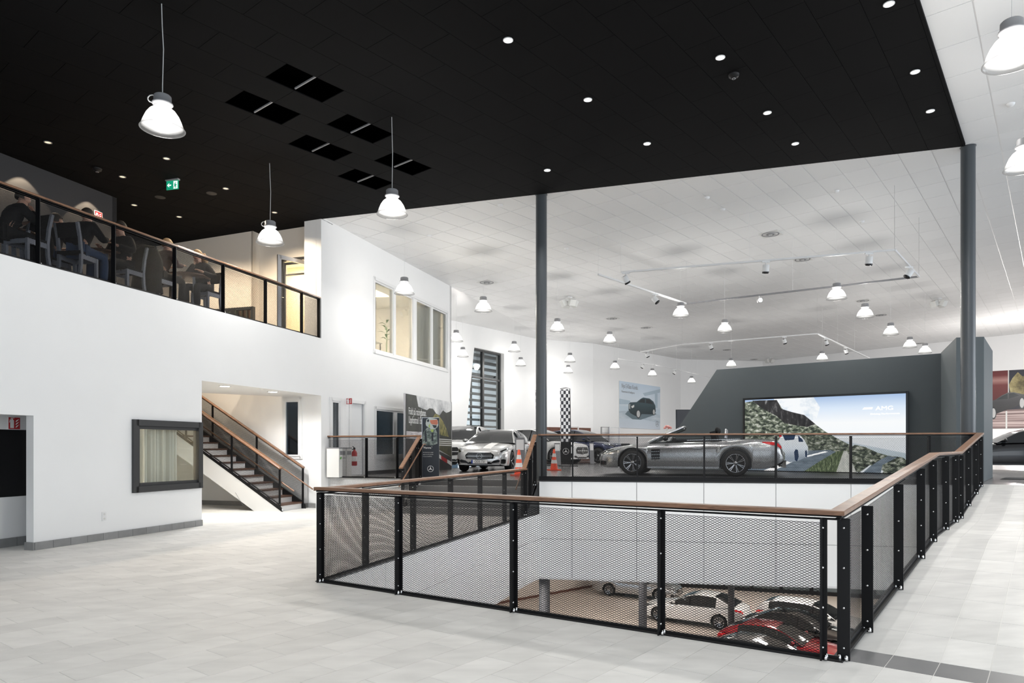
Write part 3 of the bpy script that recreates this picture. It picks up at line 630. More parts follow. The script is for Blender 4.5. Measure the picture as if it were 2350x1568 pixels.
# balcony rail
bs=[Ws(x) for x in (90,263,403,514,611,694,733)]
b0=-4.79; bp=[0.0]+[s-b0 for s in bs]
railing('balcony_railing', 'long black mesh railing with wood handrail along the upper cafe balcony', W(b0,.06), lambda k: BF, bp, u=U1, L=4.21-b0, bolts=4, side=-1, H=1.06, tv=.10, base_w=.05, base_h=.03)
# ---------------------------------------------------------------- staircase in the alcove
st=thing('staircase', 'straight staircase with dark treads, white stringer and mesh sides in the alcove', 'staircase', tuple(W(3.5,.3)))
RI,TR=.17,.287; NS=25; sa,sb=3.02,4.0; t0=.42
for i in range(NS):
    ta=t0+TR*i; z1=RI*(i+1)
    mb=MB(); mb.bar(W(sa+.05,ta+TR/2-.01,z1-.02),W(sb-.03,ta+TR/2-.01,z1-.02),TR+.02,.04); mb.build('tread', M['treadwood'], st, world=True)
    mb=MB(); mb.bar(W(sa+.05,ta+.01,z1-RI/2-.02),W(sb-.03,ta+.01,z1-RI/2-.02),.015,RI-.04); mb.build('riser', M['white'], st, world=True)
sl=RI/TR
def stringer(s, th, lo, hi, m, nm):
    mb=MB(); t1=t0+NS*TR; zz=lambda t: (t-t0)*sl
    pts=[(t0-.1,0),(t0-.1,max(.0,zz(t0-.1)+hi)),(t1,zz(t1)+hi),(t1,zz(t1)+lo),(t0-lo/sl,0)]
    pr=[W(s,t,z) for t,z in pts]; pq=[W(s+th,t,z) for t,z in pts]
    mb.add(pr+pq,[(0,1,2,3,4),(9,8,7,6,5)]+[(i,(i+1)%5,5+(i+1)%5,5+i) for i in range(5)]); mb.build(nm, m, st, world=True)
stringer(sa,.05,-.42,.10,M['white'],'stringer'); stringer(sb-.02,.03,-.42,.16,M['steel'],'stringer')
stringer(sa-.006,.006,.08,.16,M['steel'],'stringer_edge')
mb=MB(); mb.bar(W(sa-.003,t0+1.0,.10),W(sa-.003,t0+1.25,.44),.004,.006); mb.build('panel_joint', M['grey'], st, world=True)
def stair_side(s, wall):
    zz=lambda t: (t-t0)*sl+RI
    pt=lambda t,z: W(s,t,zz(t)+z)
    tA,tB=t0-.05,t0+7.0; H=.92
    rail_wood([pt(tA,H-.03),pt(tB,H-.03)],.10,.034,None).build('handrail', M['wood'], st, world=True)
    mb=rail_wood([pt(tA,H-.055),pt(tB,H-.055)],.06,.014,None); mb2=rail_wood([pt(tA,.0),pt(tB,.0)],.03,.03,None); mb.add(mb2.v,mb2.f); mb.build('rail_flat', M['steel'], st, world=True)
    n=5; ts=[tA+.02+(tB-tA-.04)*i/n for i in range(n+1)]
    for t in ts:
        mb=MB(); z0=zz(t)-.32 if t>t0 else 0; mb.bar(W(s,t,z0),W(s,t,zz(t)+H-.04),.05,.012,up=U1); mb.bar(W(s,t+.02,z0),W(s,t+.02,zz(t)+H-.04),.008,.035,up=U1); mb.build('post', M['steel'], st, world=True)
    for p,q in zip(ts[:-1],ts[1:]):
        wd=q-p-.04; me=sheet(sl*wd/1.4, .86); o=inst('mesh_panel', me, st, pt(p+.02,.02)-Vector(st.location), math.atan2(-N1.y,-N1.x)); o.scale=(wd/1.4,1,1)
    sd=-.08 if wall else .08
    mb=MB(); mb.tube([W(s+sd,t,zz(t)+.55) for t in (tA-.32,tA,t0+3,tB)],.019,8); mb.build('grab_rail', M['wood'], st, world=True)
stair_side(sa+.02, False); stair_side(sb-.01, True)
# ---------------------------------------------------------------- windows, doors and what is in them
def rect_frame(mb, o, u, z0, z1, s0, s1, wd, dp):
    for a,b in (((s0,z0),(s1,z0)),((s0,z1),(s1,z1))): mb.bar(o+u*(a[0])+Vector((0,0,a[1])),o+u*b[0]+Vector((0,0,b[1])),dp,wd)
    for s in (s0,s1): mb.bar(o+u*s+Vector((0,0,z0-wd/2)),o+u*s+Vector((0,0,z1+wd/2)),wd,dp,up=u.cross(Vector((0,0,1)))) 
def pane(mb, o, u, s0, s1, z0, z1, th=.01): mb.bar(o+u*s0+Vector((0,0,(z0+z1)/2)),o+u*s1+Vector((0,0,(z0+z1)/2)),th,z1-z0)
def window(name, o, u, panes, z0, z1, fm, gm, wd=.05, dp=.08, sill=True):
    mb=MB(); 
    for a,b in panes: rect_frame(mb,o,u,z0+wd/2,z1-wd/2,a+wd/2,b-wd/2,wd,dp)
    r=struct(name,mb,fm)
    for a,b in panes: m2=MB(); pane(m2,o,u,a+wd,b-wd,z0+wd,z1-wd); m2.build('pane',gm,r)
    return r
window('window_1', W(0,.06), U1, UWS, *UZ, M['frame_white'], M['glass'], .045)
mb=MB(); rect_frame(mb,W(0,-.012),U1,UZ[0]-.05,UZ[1]+.05,UWS[0][0]-.05,UWS[3][1]+.05,.09,.024); struct('trim_1',mb,M['frame_white'])
window('window_2', W(0,.03), U1, [NW[:2]], *NW[2:], M['frame_white'], M['glass_dark'], .05)
mb=MB(); rect_frame(mb,W(0,-.012),U1,NW[2]-.04,NW[3]+.04,NW[0]-.04,NW[1]+.04,.09,.024); struct('trim_2',mb,M['frame_white'])
window('window_3', W(0,.03), U1, DW, *DZ, M['frame_white'], M['glass_dark'], .05)
mb=MB(); rect_frame(mb,W(0,-.012),U1,DZ[0]-.05,DZ[1]+.04,DW[0][0]-.04,DW[1][1]+.04,.09,.024); struct('trim_3',mb,M['frame_white'])
window('window_4', W(4.3,.0), -N1, [(VW[0],(VW[0]+VW[1])/2),((VW[0]+VW[1])/2,VW[1])], 4.0, 5.32, M['frame_dark'], M['glass_dark'], .07, .10)
window('window_5', W(4.21), -N1, [AW[0][:2]], *AW[0][2:], M['frame_white'], M['glass_dark'], .04, .1)
mb=MB(); rect_frame(mb,W(4.195,0),-N1,AW[0][2]-.03,AW[0][3]+.03,AW[0][0]-.03,AW[0][1]+.03,.08,.024); struct('trim_5',mb,M['frame_white'])
# corner window, dark frame turning the corner
mb=MB(); rect_frame(mb,W(0,-.02),U1,KW[2]-.03,KW[3]+.03,KW[0]-.02,-.075,.11,.06); rect_frame(mb,W(0,.05),U1,KW[2]+.05,KW[3]-.05,KW[0]+.06,-.08,.06,.12)
rect_frame(mb,W(-.03),-N1,KW[2]+.02,KW[3]-.02,.06,1.52,.08,.08); wk=struct('window_6',mb,M['frame_dark'])
mb=MB(); pane(mb,W(0,.04),U1,KW[0]+.06,-.1,KW[2]+.06,KW[3]-.06); mb.build('pane',M['glass'],wk); mb=MB(); pane(mb,W(-.06),-N1,.12,1.5,KW[2]+.04,KW[3]-.04); mb.build('pane',M['glass'],wk)
mb=MB(); n=90; vs=[]
s0,s1=KW[0]+.10,-.36
for i in range(n+1):
    s=s0+(s1-s0)*i/n; t=.30+.045*math.sin(i*.9)+.03*math.sin(i*.37+1); vs+= [W(s,t,.25),W(s,t+.004*math.sin(i),2.6)]
mb.add(vs,[(2*i,2*i+2,2*i+3,2*i+1) for i in range(n)],True); cu=mb.build('curtain',M['curtain'],label='long cream curtain hanging behind the dark-framed corner window',cat='curtain')
light('AREA','room_ceiling_light',tuple(W(-1.3,.9,2.8)),520,(1,.9,.72),aim=tuple(W(-1.3,.5,0)),size=.6)
# white door on the showroom floor
dr=thing('door_1','', '', tuple(W((DR[0]+DR[1])/2,.05,SH))); dr['kind']='structure'
mb=MB(); mb.bar(W(DR[0]+.05,.06,SH+1.02),W(DR[1]-.05,.06,SH+1.02),.04,2.0); mb.build('leaf',mat('white_door_paint',(.78,.79,.8),.4),dr,world=True)
mb=MB(); rect_frame(mb,W(0,.0),U1,SH-.1,SH+2.06,DR[0],DR[1],.09,.06); mb.build('door_frame',M['frame_white'],dr,world=True)
mb=MB(); p=W(DR[1]-.12,.02,SH+1.02); mb.tube([p,p+N1*.05,p+N1*.05-U1*.11],.009,8); mb.build('handle',M['chrome'],dr,world=True)
# balcony door: glazed leaf standing open
TD=W(4.56); db=thing('door_2','','',tuple(W(4.56,.95,BF))); db['kind']='structure'
mb=MB(); rect_frame(mb,W(4.54),-N1,BF-.05,BF+2.2,.50,1.40,.08,.06); mb.build('door_frame',M['frame_dark'],db,world=True)
mb=MB(); rect_frame(mb,W(4.57),-N1,BF+.04,BF+2.10,.56,1.33,.07,.05); mb.bar(W(4.57,.56,BF+1.80),W(4.57,1.33,BF+1.80),.05,.05); mb.build('inner_frame',M['silver'],db,world=True)
hz=W(4.53,.60,BF); dv=(-U1*.80-N1*.60).normalized(); dv=(-U1*.92+N1*(-.38)).normalized()
mb=MB(); rect_frame(mb,hz,dv,.06,2.05,.05,.85,.10,.045); leaf=mb.build('leaf',M['silver'],db,world=True)
mb=MB(); pane(mb,hz,dv,.1,.8,.11,2.0); off=Vector(db.location); o=mb.build('leaf_glass',M['glass'],db,world=True)
mb=MB(); p=hz+dv*.78+Vector((0,0,1.05)); q=Vector((-dv.y,dv.x,0)); mb.tube([p-q*.03,p-q*.08,p-q*.08-dv*.12],.009,8); mb.build('handle',M['chrome'],db,world=True)
# rooms behind the glass: warm ceiling lamp, desks and slatted wall beyond the balcony door
mb=MB()
for k in range(8): mb.bar(W(5.0+.2*k,3.15,BF+.02),W(5.0+.2*k,3.15,BF+1.7),.12,.03)
mb.build('slatted_screen',M['brownwood'],label='brown slatted screen in the room beyond the open balcony door',cat='screen')
light('AREA','meeting_room_light',tuple(W(5.7,1.6,6.9)),200,(1,.75,.45),aim=tuple(W(5.7,1.6,0)),size=1.0)
light('AREA','office_light',tuple(W(9.5,2.2,6.85)),380,(1,.83,.62),aim=tuple(W(9.5,2.6,0)),size=2)
light('AREA','back_office_light',tuple(W(9,2.6,4.0)),110,(.85,.92,1),aim=tuple(W(9,2.6,0)),size=2)
mb=MB()
for (a,b) in ((UWS[0][0]-.1,UWS[0][0]+.62),(UWS[2][1]-.55,UWS[3][1]+.1)):
    n=40; vs=[]
    for i in range(n+1):
        s=a+(b-a)*i/n; t=.33+.04*math.sin(i*1.05); vs+=[W(s,t,4.4),W(s,t,6.8)]
    m2=MB(); m2.add(vs,[(2*i,2*i+2,2*i+3,2*i+1) for i in range(n)],True); m2.build('curtain',M['curtain'],label=('pale curtain inside the leftmost upper office pane' if a<8 else 'pale curtain inside the right-hand upper office panes'),cat='curtain',group='upper office curtains')
dk=thing('office_desk','pale office desk with thin dark legs inside the upper windows','desk',tuple(W(9.0,1.7,BF)))
mb=MB(); mb.bar(W(8.2,1.7,BF+.73),W(9.9,1.7,BF+.73),.8,.03); mb.build('desk_top',M['offwhite'],dk,world=True)
for a in (8.25,9.85):
    for b in (1.35,2.05): mb=MB(); mb.bar(W(a,b,BF),W(a,b,BF+.72),.03,.03); mb.build('leg',M['steel'],dk,world=True)
# ---------------------------------------------------------------- cars
def smooth_interp(x, pts):
    xs=[p[0] for p in pts]; ys=[p[1] for p in pts]; m=[]
    for i in range(len(pts)):
        if i==0: m.append((ys[1]-ys[0])/(xs[1]-xs[0]))
        elif i==len(pts)-1: m.append((ys[-1]-ys[-2])/(xs[-1]-xs[-2]))
        else:
            a=(ys[i]-ys[i-1])/(xs[i]-xs[i-1]); b=(ys[i+1]-ys[i])/(xs[i+1]-xs[i]); m.append(0 if a*b<=0 else 2*a*b/(a+b))
    x=min(max(x,xs[0]),xs[-1]); i=max(0,min(len(xs)-2,int(np.searchsorted(xs,x))-1)); h=xs[i+1]-xs[i]; t=(x-xs[i])/h
    return (2*t**3-3*t**2+1)*ys[i]+(t**3-2*t**2+t)*h*m[i]+(-2*t**3+3*t**2)*ys[i+1]+(t**3-t**2)*h*m[i+1]
SPEC=dict(
 roadster=dict(L=4.62,W=1.88,wb=2.59,fo=.90,wr=.335,deck=[(0,.56),(.05,.65),(.25,.72),(.8,.81),(1.5,.88),(2.0,.90),(3.2,.92),(3.9,.96),(4.4,.93),(4.56,.84),(4.62,.66)],roof=None,spokes=7),
 coupe=dict(L=4.64,W=1.80,wb=2.70,fo=.90,wr=.325,deck=[(0,.62),(.04,.70),(.2,.77),(.7,.86),(1.45,.94),(1.7,.95),(3.6,.98),(4.3,1.0),(4.58,.92),(4.64,.7)],roof=[(1.35,.93),(2.25,1.34),(2.8,1.42),(3.5,1.38),(4.1,1.22),(4.5,.97)],cp=3.75,spokes=5),
 sedan=dict(L=4.70,W=1.82,wb=2.84,fo=.80,wr=.33,deck=[(0,.62),(.05,.71),(.25,.78),(.8,.87),(1.4,.94),(1.7,.96),(3.6,1.0),(4.3,1.04),(4.62,.98),(4.70,.72)],roof=[(1.35,.94),(2.1,1.33),(2.7,1.44),(3.3,1.42),(3.8,1.26),(4.25,1.03)],cp=3.5,spokes=10),
 suv=dict(L=4.85,W=1.95,wb=2.90,fo=.88,wr=.375,deck=[(0,.78),(.05,.90),(.25,.98),(.8,1.05),(1.35,1.11),(1.6,1.12),(4.0,1.16),(4.6,1.16),(4.8,1.02),(4.85,.75)],roof=[(1.25,1.1),(1.95,1.55),(2.6,1.70),(3.4,1.68),(4.2,1.50),(4.72,1.16)],cp=3.9,spokes=5),
 wagon=dict(L=4.75,W=1.82,wb=2.84,fo=.80,wr=.33,deck=[(0,.62),(.05,.71),(.25,.78),(.8,.87),(1.4,.94),(1.7,.96),(3.6,.99),(4.4,1.0),(4.7,.92),(4.75,.7)],roof=[(1.35,.94),(2.1,1.34),(2.8,1.45),(3.6,1.44),(4.3,1.32),(4.68,.98)],cp=4.0,spokes=10))
WH={}
def wheel_meshes(r, spokes, bright):
    k=(r,spokes,bright)
    if k in WH: return WH[k]
    hw=.115; t=MB(); t.lathe([(r*.70,-hw),(r*.93,-hw),(r,-hw*.6),(r,hw*.6),(r*.93,hw),(r*.70,hw)],32,axis='Y')
    d=MB(); d.lathe([(0,-hw*.2),(r*.72,-hw*.2)],24,axis='Y'); d.lathe([(r*.72,-hw*.9),(r*.72,hw*.9)],32,axis='Y')
    b=MB(); b.lathe([(r*.66,hw*.92),(r*.735,hw*1.0),(r*.735,hw*.7),(r*.66,hw*.7)],32,axis='Y'); b.lathe([(0,hw*.75),(r*.13,hw*.75),(r*.16,hw*.4)],16,axis='Y')
    for i in range(spokes):
        for da in ((-.10,.10) if spokes<9 else (0,)):
            a=2*math.pi*i/spokes; p=Vector((math.cos(a+da*.3)*r*.12,hw*.6,math.sin(a+da*.3)*r*.12)); q=Vector((math.cos(a+da)*r*.69,hw*.86,math.sin(a+da)*r*.69)); b.bar(p,q,r*.055,.02,up=(0,1,0))
    WH[k]=(t.mesh('tyre',M['tyre']),d.mesh('wheel_disc',M['rimdark']),b.mesh('rim',M['alum'] if bright else M['silver'])); return WH[k]
STAR=None
def star_mb(r, th=.008, n=28):
    mb=MB(); mb.lathe([(r*.90,0),(r,0),(r,th),(r*.90,th),(r*.90,0)],n,smooth=False)
    for k in range(3):
        a=math.pi/2+2*math.pi*k/3; c,s=math.cos(a),math.sin(a); w=r*.11; tip=(c*r*.93,s*r*.93); b=math.pi/3
        mb.add([(0,0,th*1.5),(math.cos(a-b)*r*.17,math.sin(a-b)*r*.17,th*.3),(tip[0],tip[1],th*.5),(math.cos(a+b)*r*.17,math.sin(a+b)*r*.17,th*.3)],[(0,1,2),(0,2,3)])
    return mb
def car(name, kind, label, loc, fwd, paint, group=None, bright=True, plate=None, detail=2, tails=True, grille='star', stripe=False, lamps=True):
    sp=SPEC[kind]; L,Wd,wb,fo,wr=sp['L'],sp['W'],sp['wb'],sp['fo'],sp['wr']; hw=Wd/2
    t=thing(name, label, 'car', loc, math.atan2(fwd[1],fwd[0]), group)
    wx=[fo,fo+wb]; ra=wr+.05
    zt=lambda x: smooth_interp(x, sp['deck'])
    def half(x):
        e=abs(x-L/2)/(L/2); return hw*(1-.21*e**12-.06*e**3)
    def zb(x):
        z=.20+.05*max(0,1-x/.25)**2+.20*max(0,1-(L-x)/.45)**1.5
        for c in wx:
            if abs(x-c)<ra: z=max(z,wr+math.sqrt(ra*ra-(x-c)**2))
        return z
    def sec(x):
        b,T,w_=zb(x),zt(x),half(x); s=max(b+.03,T-.10); h=s-b
        return [(w_*.965,b),(w_*.995,b+.22*h),(w_,b+.5*h),(w_*.99,b+.8*h),(w_*.955,s),(w_*.90,s+(T-s)*.45),(w_*.75,s+(T-s)*.72),(w_*.45,s+(T-s)*.93),(0,T)]
    xs=sorted(set([L*i/46 for i in range(47)]+[c+ra*q for c in wx for q in (-1.001,-.999,-.97,-.85,-.65,-.4,0,.4,.65,.85,.97,.999,1.001)]+[.03,.06,L-.03]))
    body=MB()
    for sd in (1,-1):
        vs=[]; n=9
        for x in xs: vs+=[(L/2-x,sd*y,z) for y,z in sec(x)]
        body.add(vs,[(i*n+k,(i+1)*n+k,(i+1)*n+k+1,i*n+k+1)[::sd] for i in range(len(xs)-1) for k in range(n-1)],True)
    for x,px in ((0,L/2+.05),(L,-L/2-.04)):
        r=[(L/2-x,y,z) for y,z in sec(x)]; r2=[(a,-b,c) for a,b,c in r[::-1]][1:]; ring=r+r2; zc=(ring[0][2]+zt(x))/2
        k=len(ring); mid=[(px-(.0 if x==0 else 0),b*.8,zc+(c-zc)*.7) for a,b,c in ring]
        body.add(ring+mid,[(i,(i+1)%k,k+(i+1)%k,k+i) for i in range(k)]+[tuple(range(k,2*k))],True)
    under=MB(); under.box((0,0,.46),(L*.93,Wd-.52,.48)); 
    for c in wx: under.box((L/2-c,0,wr+.1),(ra*2,Wd-.30,.5) if 0 else (ra*1.9,Wd-.50,.5))
    under.build('underbody',M['blackgloss'],t)
    gl=MB()
    if sp['roof']:
        rf=sp['roof']; x0,x1=rf[0][0],rf[-1][0]; zm=max(p[1] for p in rf); gx=[x0+(x1-x0)*i/30 for i in range(31)]
        zr=lambda x: smooth_interp(x, rf); wrf=hw*.66
        def gsec(x):
            T=zt(x); h=max(0,zr(x)-T); f=min(1,h/(zm-1.0 if zm<1.6 else zm-1.14)); f=max(0,min(1,f)); wb_=half(x)*.93; wt=wb_+(wrf-wb_)*f
            return [(wb_,T-.03),(wb_+(wt-wb_)*.5,T-.03+(h+.02)*.55),(wt+.015,T+h*.90),(wt-.03,T+h*.965),(wt*.8,T+h*.99),(wt*.4,T+h+.006),(0,T+h+.01)]
        for sd in (1,-1):
            n=7
            for i in range(30):
                a,b=gsec(gx[i]),gsec(gx[i+1]); slope=abs(zr(gx[i+1])-zr(gx[i]))/(gx[i+1]-gx[i]); xm=(gx[i]+gx[i+1])/2
                for k in range(n-1):
                    q=[(L/2-gx[i],sd*a[k][0],a[k][1]),(L/2-gx[i+1],sd*b[k][0],b[k][1]),(L/2-gx[i+1],sd*b[k+1][0],b[k+1][1]),(L/2-gx[i],sd*a[k+1][0],a[k+1][1])][::sd]
                    pntd = (k==2) or (k>=3 and slope<.20) or (k<=1 and xm>sp['cp'] and kind!='suv' and kind!='wagon') or (k<=1 and kind in('suv','wagon') and xm>sp['cp']+.15)
                    (body if pntd else gl).add(q,[(0,1,2,3)],True)
        gl.build('windows',M['carglass'],t)
        xb=fo+wb*.52
        for sd in (1,-1):
            a=gsec(xb); m2=MB(); m2.bar((L/2-xb,sd*(a[0][0]+.004),a[0][1]+.03),(L/2-xb,sd*(a[2][0]+.004),a[2][1]),.07,.012,up=(1,0,0)); m2.build('door_pillar',M['blackgloss'],t)
    body.build('body',paint,t)
    def surf(x,v):
        s=sec(x); n=len(s)-1; f=max(0,min(n-1e-6,v*n)); i=int(f); g=f-i; a,b=s[i],s[i+1]; return a[0]+(b[0]-a[0])*g,a[1]+(b[1]-a[1])*g
    def patch(nm, m, x0, x1, v0, v1, sd, off=.006, nx=6, nv=3, taper=0, parent=None):
        mb=MB(); vs=[]; cy,cz=0,.5
        for i in range(nx+1):
            x=x0+(x1-x0)*i/nx
            for j in range(nv+1):
                c=(v0+v1)/2; hv=(v1-v0)/2*(1-taper*(i/nx)**2); v=c-hv+2*hv*j/nv; y,z=surf(x,v); nrm=Vector((0,max(.25,y),(z-.55))).normalized(); e=Vector((.5 if x<.4 else (-.5 if x>L-.4 else 0),0,0)); nrm=(nrm+e).normalized()
                vs.append((L/2-x+nrm.x*off,sd*(y+nrm.y*off),z+nrm.z*off))
        mb.add(vs,[(i*(nv+1)+j,(i+1)*(nv+1)+j,(i+1)*(nv+1)+j+1,i*(nv+1)+j+1)[::sd] for i in range(nx) for j in range(nv)],True); return mb.build(nm,m,parent or t)
    # wheels
    tm,dm,rm=wheel_meshes(wr,sp['spokes'],bright)
    for c in wx:
        for sd in (1,-1):
            wv=inst('wheel',tm,t,(L/2-c,sd*(hw-.135),wr),0 if sd>0 else math.pi); inst('wheel_disc',dm,wv); inst('rim',rm,wv)
    # lamps
    for sd in (1,-1):
        patch('headlight',M['headlamp'],.02,.58,.46 if kind!='suv' else .48,.72,sd,.009,taper=.5)
        patch('headlight_lens',M['blackgloss'],.05,.40,.52,.64,sd,.013,taper=.6)
        if tails: patch('tail_light',M['tail'],L-.05,L-.50,.44,.60,sd,.007,taper=.75)
        if detail>1:
            patch('corner_intake',M['blackgloss'],.02,.20,.06,.24,sd,.006,taper=.4)
            p0=(L/2-(fo+.62+ (.25 if kind=='roadster' else .15)),sd*(hw+.0),zt(1.6)+.02); m2=MB(); m2.ball((p0[0],sd*(hw+.03),p0[2]+.05),(.07,.10,.06)); m2.build('mirror',paint if kind!='roadster' else M['blackgloss'],t)
            for xd in ((fo+.60),(fo+1.78)):
                m2=MB(); pts=[]
                for v in (.02,.2,.4,.52): y,z=surf(xd,v); pts.append((L/2-xd,sd*(y+.002),z))
                m2.tube(pts,.004,4); m2.build('door_seam',M['blackgloss'],t)
            xh=fo+1.65; y,z=surf(xh,.40); m2=MB(); m2.bar((L/2-xh-.1,sd*(y+.02),z),(L/2-xh+.1,sd*(y+.02),z+.005),.02,.02); m2.build('door_handle',paint,t)
            m2=MB(); xa,xb2=wx[0]+ra+.02,wx[1]-ra-.02; ya,_=surf(xa,.0); yb,_=surf(xb2,.0); m2.bar((L/2-xa,sd*(ya+.004),.215),(L/2-xb2,sd*(yb+.004),.215),.03,.05); m2.build('sill',M['blackgloss'] if detail<3 else paint,t)
    # front: grille with round emblem, lower grille, plate
    zg=zb(0)+(zt(0)-zb(0))*.70; gw=.44 if kind!='suv' else .50; gh=.115 if kind!='suv' else .17
    m2=MB(); m2.prism([(-gw,-gh*.7),(gw*.0,-gh),(gw,-gh*.7),(gw*1.06,gh*.3),(gw*.85,gh),(-gw*.85,gh),(-gw*1.06,gh*.3)],0,.02); R=Matrix(((0,0,1),(1,0,0),(0,1,0)))
    def front(m2,x,z):
        m2.v=[tuple(R@Vector(p)+Vector((x,0,z))) for p in m2.v]; return m2
    g=front(m2,L/2+.052,zg).build('grille',M['blackgloss'],t)
    if detail>1:
        m2=MB(); m2.box((0,0,.01),(gw*1.9,.022,.02)); front(m2,L/2+.068,zg).build('grille_bar',M['chrome'],g)
        if detail>2:
            m2=MB()
            for i in range(19):
                for j in range(-3,4):
                    if j: m2.box(((i-9)*gw*.095+(.019 if j%2 else 0),j*gh*.25,.008),(.014,.014,.016))
            front(m2,L/2+.068,zg).build('grille_studs',M['silver'],g)
        st_=star_mb(.095 if kind!='suv' else .12,.02); front(st_,L/2+.075,zg).build('badge',M['chrome'],g)
        m2=MB(); m2.prism([(-.40,-.035),(.40,-.035),(.34,.035),(-.34,.035)],0,.02); front(m2,L/2+.035,zb(0)+.04).build('lower_grille',M['blackgloss'],t)
        for sd in (1,-1): m2=MB(); m2.prism([(sd*.34,.0),(sd*.62,.03),(sd*.66,.09),(sd*.60,.12),(sd*.46,.09)],0,.03); front(m2,L/2+.022,zb(0)+.03).build('side_intake',M['blackgloss'],t)
        hl=half(0)*.98; m2=MB(); m2.prism([(-hl,-.014),(hl,-.014),(hl*.97,.014),(-hl*.97,.014)],-.05,.035); front(m2,L/2+.0,zb(0)-.004).build('front_lip',paint,t)
    if plate is not None:
        m2=MB(); m2.box((0,0,.005),(.52,.115,.01)); pl=front(m2,L/2+.078,zg-gh-.06).build('number_plate',M['paper'],t)
        m2=MB(); m2.box((-.238,0,.011),(.045,.113,.003)); front(m2,L/2+.078,zg-gh-.06).build('plate_band',mat('plate_blue',(.02,.06,.35),.4),pl)
        text(plate,'plate_text',pl,Matrix.Translation((L/2+.092,.02,zg-gh-.06-.038))@R.to_4x4(),.115,M['blackgloss'],'CENTER',.8,.001)
    if stripe:
        for y0,y1 in ((.06,.32),):
            m2=MB(); vs=[]
            for i in range(13):
                x=.12+1.3*i/12; vs+=[(L/2-x,y0,zt(x)-.001+.006),(L/2-x,y1,zt(x)-.012+.008)]
            m2.add(vs,[(2*i,2*i+1,2*i+3,2*i+2) for i in range(12)],True); m2.build('hood_stripe',M['white'],t)
    if kind=='roadster':
        # open cockpit, raked windscreen frame, seats, headrests, wheel, side vent, exhausts
        m2=MB(); m2.prism([(L/2-1.95,-.62),(L/2-3.15,-.62),(L/2-3.15,.62),(L/2-1.95,.62)],.90,.945); m2.build('cockpit',M['blackgloss'],t)
        a,b=1.30,2.12; zA,zB=zt(a)-.0,1.235
        m2=MB(); m2.add([(L/2-a,-.74,zA),(L/2-a,.74,zA),(L/2-b,.60,zB),(L/2-b,-.60,zB)],[(0,1,2,3)])
        m2.add([(L/2-a-.01,-.74,zA-.012),(L/2-a-.01,.74,zA-.012),(L/2-b-.01,.60,zB-.012),(L/2-b-.01,-.60,zB-.012)],[(3,2,1,0)]); m2.build('windscreen',glass('screen_tint',(.45,.5,.5),.1),t)
        m2=MB(); m2.tube([(L/2-a,-.76,zA),(L/2-1.7,-.70,zA+.19),(L/2-b,-.61,zB),(L/2-b-.04,-.3,zB+.035),(L/2-b-.05,0,zB+.045),(L/2-b-.04,.3,zB+.035),(L/2-b,.61,zB),(L/2-1.7,.70,zA+.19),(L/2-a,.76,zA)],.03,8); m2.build('windscreen_frame',M['silver'],t)
        for sd in (1,-1):
            m2=MB(); m2.box((L/2-2.95,sd*.36,.98),(.14,.44,.34),R=Matrix.Rotation(.25,3,'Y')); m2.ball((L/2-3.02,sd*.36,1.17),(.06,.15,.09)); m2.build('seat',M['cloth_black'],t)
            m2=MB(); m2.tube([(L/2-3.22,sd*.36+.20,.98),(L/2-3.24,sd*.36+.19,1.14),(L/2-3.24,sd*.36+.10,1.20),(L/2-3.24,sd*.36-.10,1.20),(L/2-3.24,sd*.36-.19,1.14),(L/2-3.22,sd*.36-.20,.98)],.018,8); m2.build('roll_hoop',M['silver'],t)
            patch('side_glass',M['carglass'],1.75,2.15,.70,.80,sd,.05)
            patch('side_vent',M['blackgloss'],fo+.50,fo+.72,.20,.40,sd,.008); 
            for k in range(3):
                v=.23+.06*k; m2=MB(); p=[]; 
                for x in (fo+.50,fo+.72): y,z=surf(x,v); p.append((L/2-x,sd*(y+.012),z))
                m2.bar(p[0],p[1],.012,.008); m2.build('vent_fin',M['chrome'],t)
            m2=MB(); m2.lathe([(.035,0),(.05,0),(.05,.14),(.035,.14),(.035,0)],12,c=(-L/2-.03,sd*.55,.30),axis='X'); m2.build('exhaust',M['chrome'],t)
            m2=MB(); m2.bar((L/2-2.3,sd*.86,.915),(L/2-3.6,sd*.84,.945),.03,.012); m2.build('belt_trim',M['chrome'],t)
        m2=MB(); m2.prism([(-.75,-.09),(.75,-.09),(.62,.09),(-.62,.09)],-.06,.03); front(m2,-L/2-.0,.32).build('rear_diffuser',M['blackgloss'],t)
    return t
pt_silver=mat('silver_paint',(.50,.51,.52),.20,.75,coat=.6); pt_white=mat('white_paint',(.78,.78,.77),.16,0,coat=.6); pt_pale=mat('pale_silver_paint',(.62,.62,.62),.18,.45,coat=.6)
pt_blue=mat('navy_paint',(.008,.018,.075),.16,.3,coat=.7); pt_black=mat('black_paint',(.006,.006,.007),.1,0,coat=.7); pt_red=mat('red_paint',(.36,.012,.02),.16,.2,coat=.7); pt_grey=mat('grey_paint',(.16,.17,.18),.2,.6,coat=.6)
car('convertible','roadster','silver open-top convertible with multi-spoke wheels on the black podium behind the far railing',(4.79,18.73,SH+.05),(-.944,.33),pt_silver,detail=3)
car('hatchback','coupe','pale silver car facing forward with white bonnet stripe and number plate ODS 731',(-.55,24.35,SH),(-.2,-.98),pt_pale,plate='ODS 731',detail=3,stripe=True)
car('white_suv','suv','white car mostly hidden between the racing poster and the striped silver car',(-2.05,29.6,SH),(-.2,-.98),pt_white)
car('white_suv','suv','white sport utility car with black grille behind the checkered flag banner',(1.35,34.6,SH),(.8,-.6),pt_white)
car('blue_suv','suv','dark blue car nosing out behind the silver convertible bonnet',(3.62,36.6,SH),(.8,-.6),pt_blue)
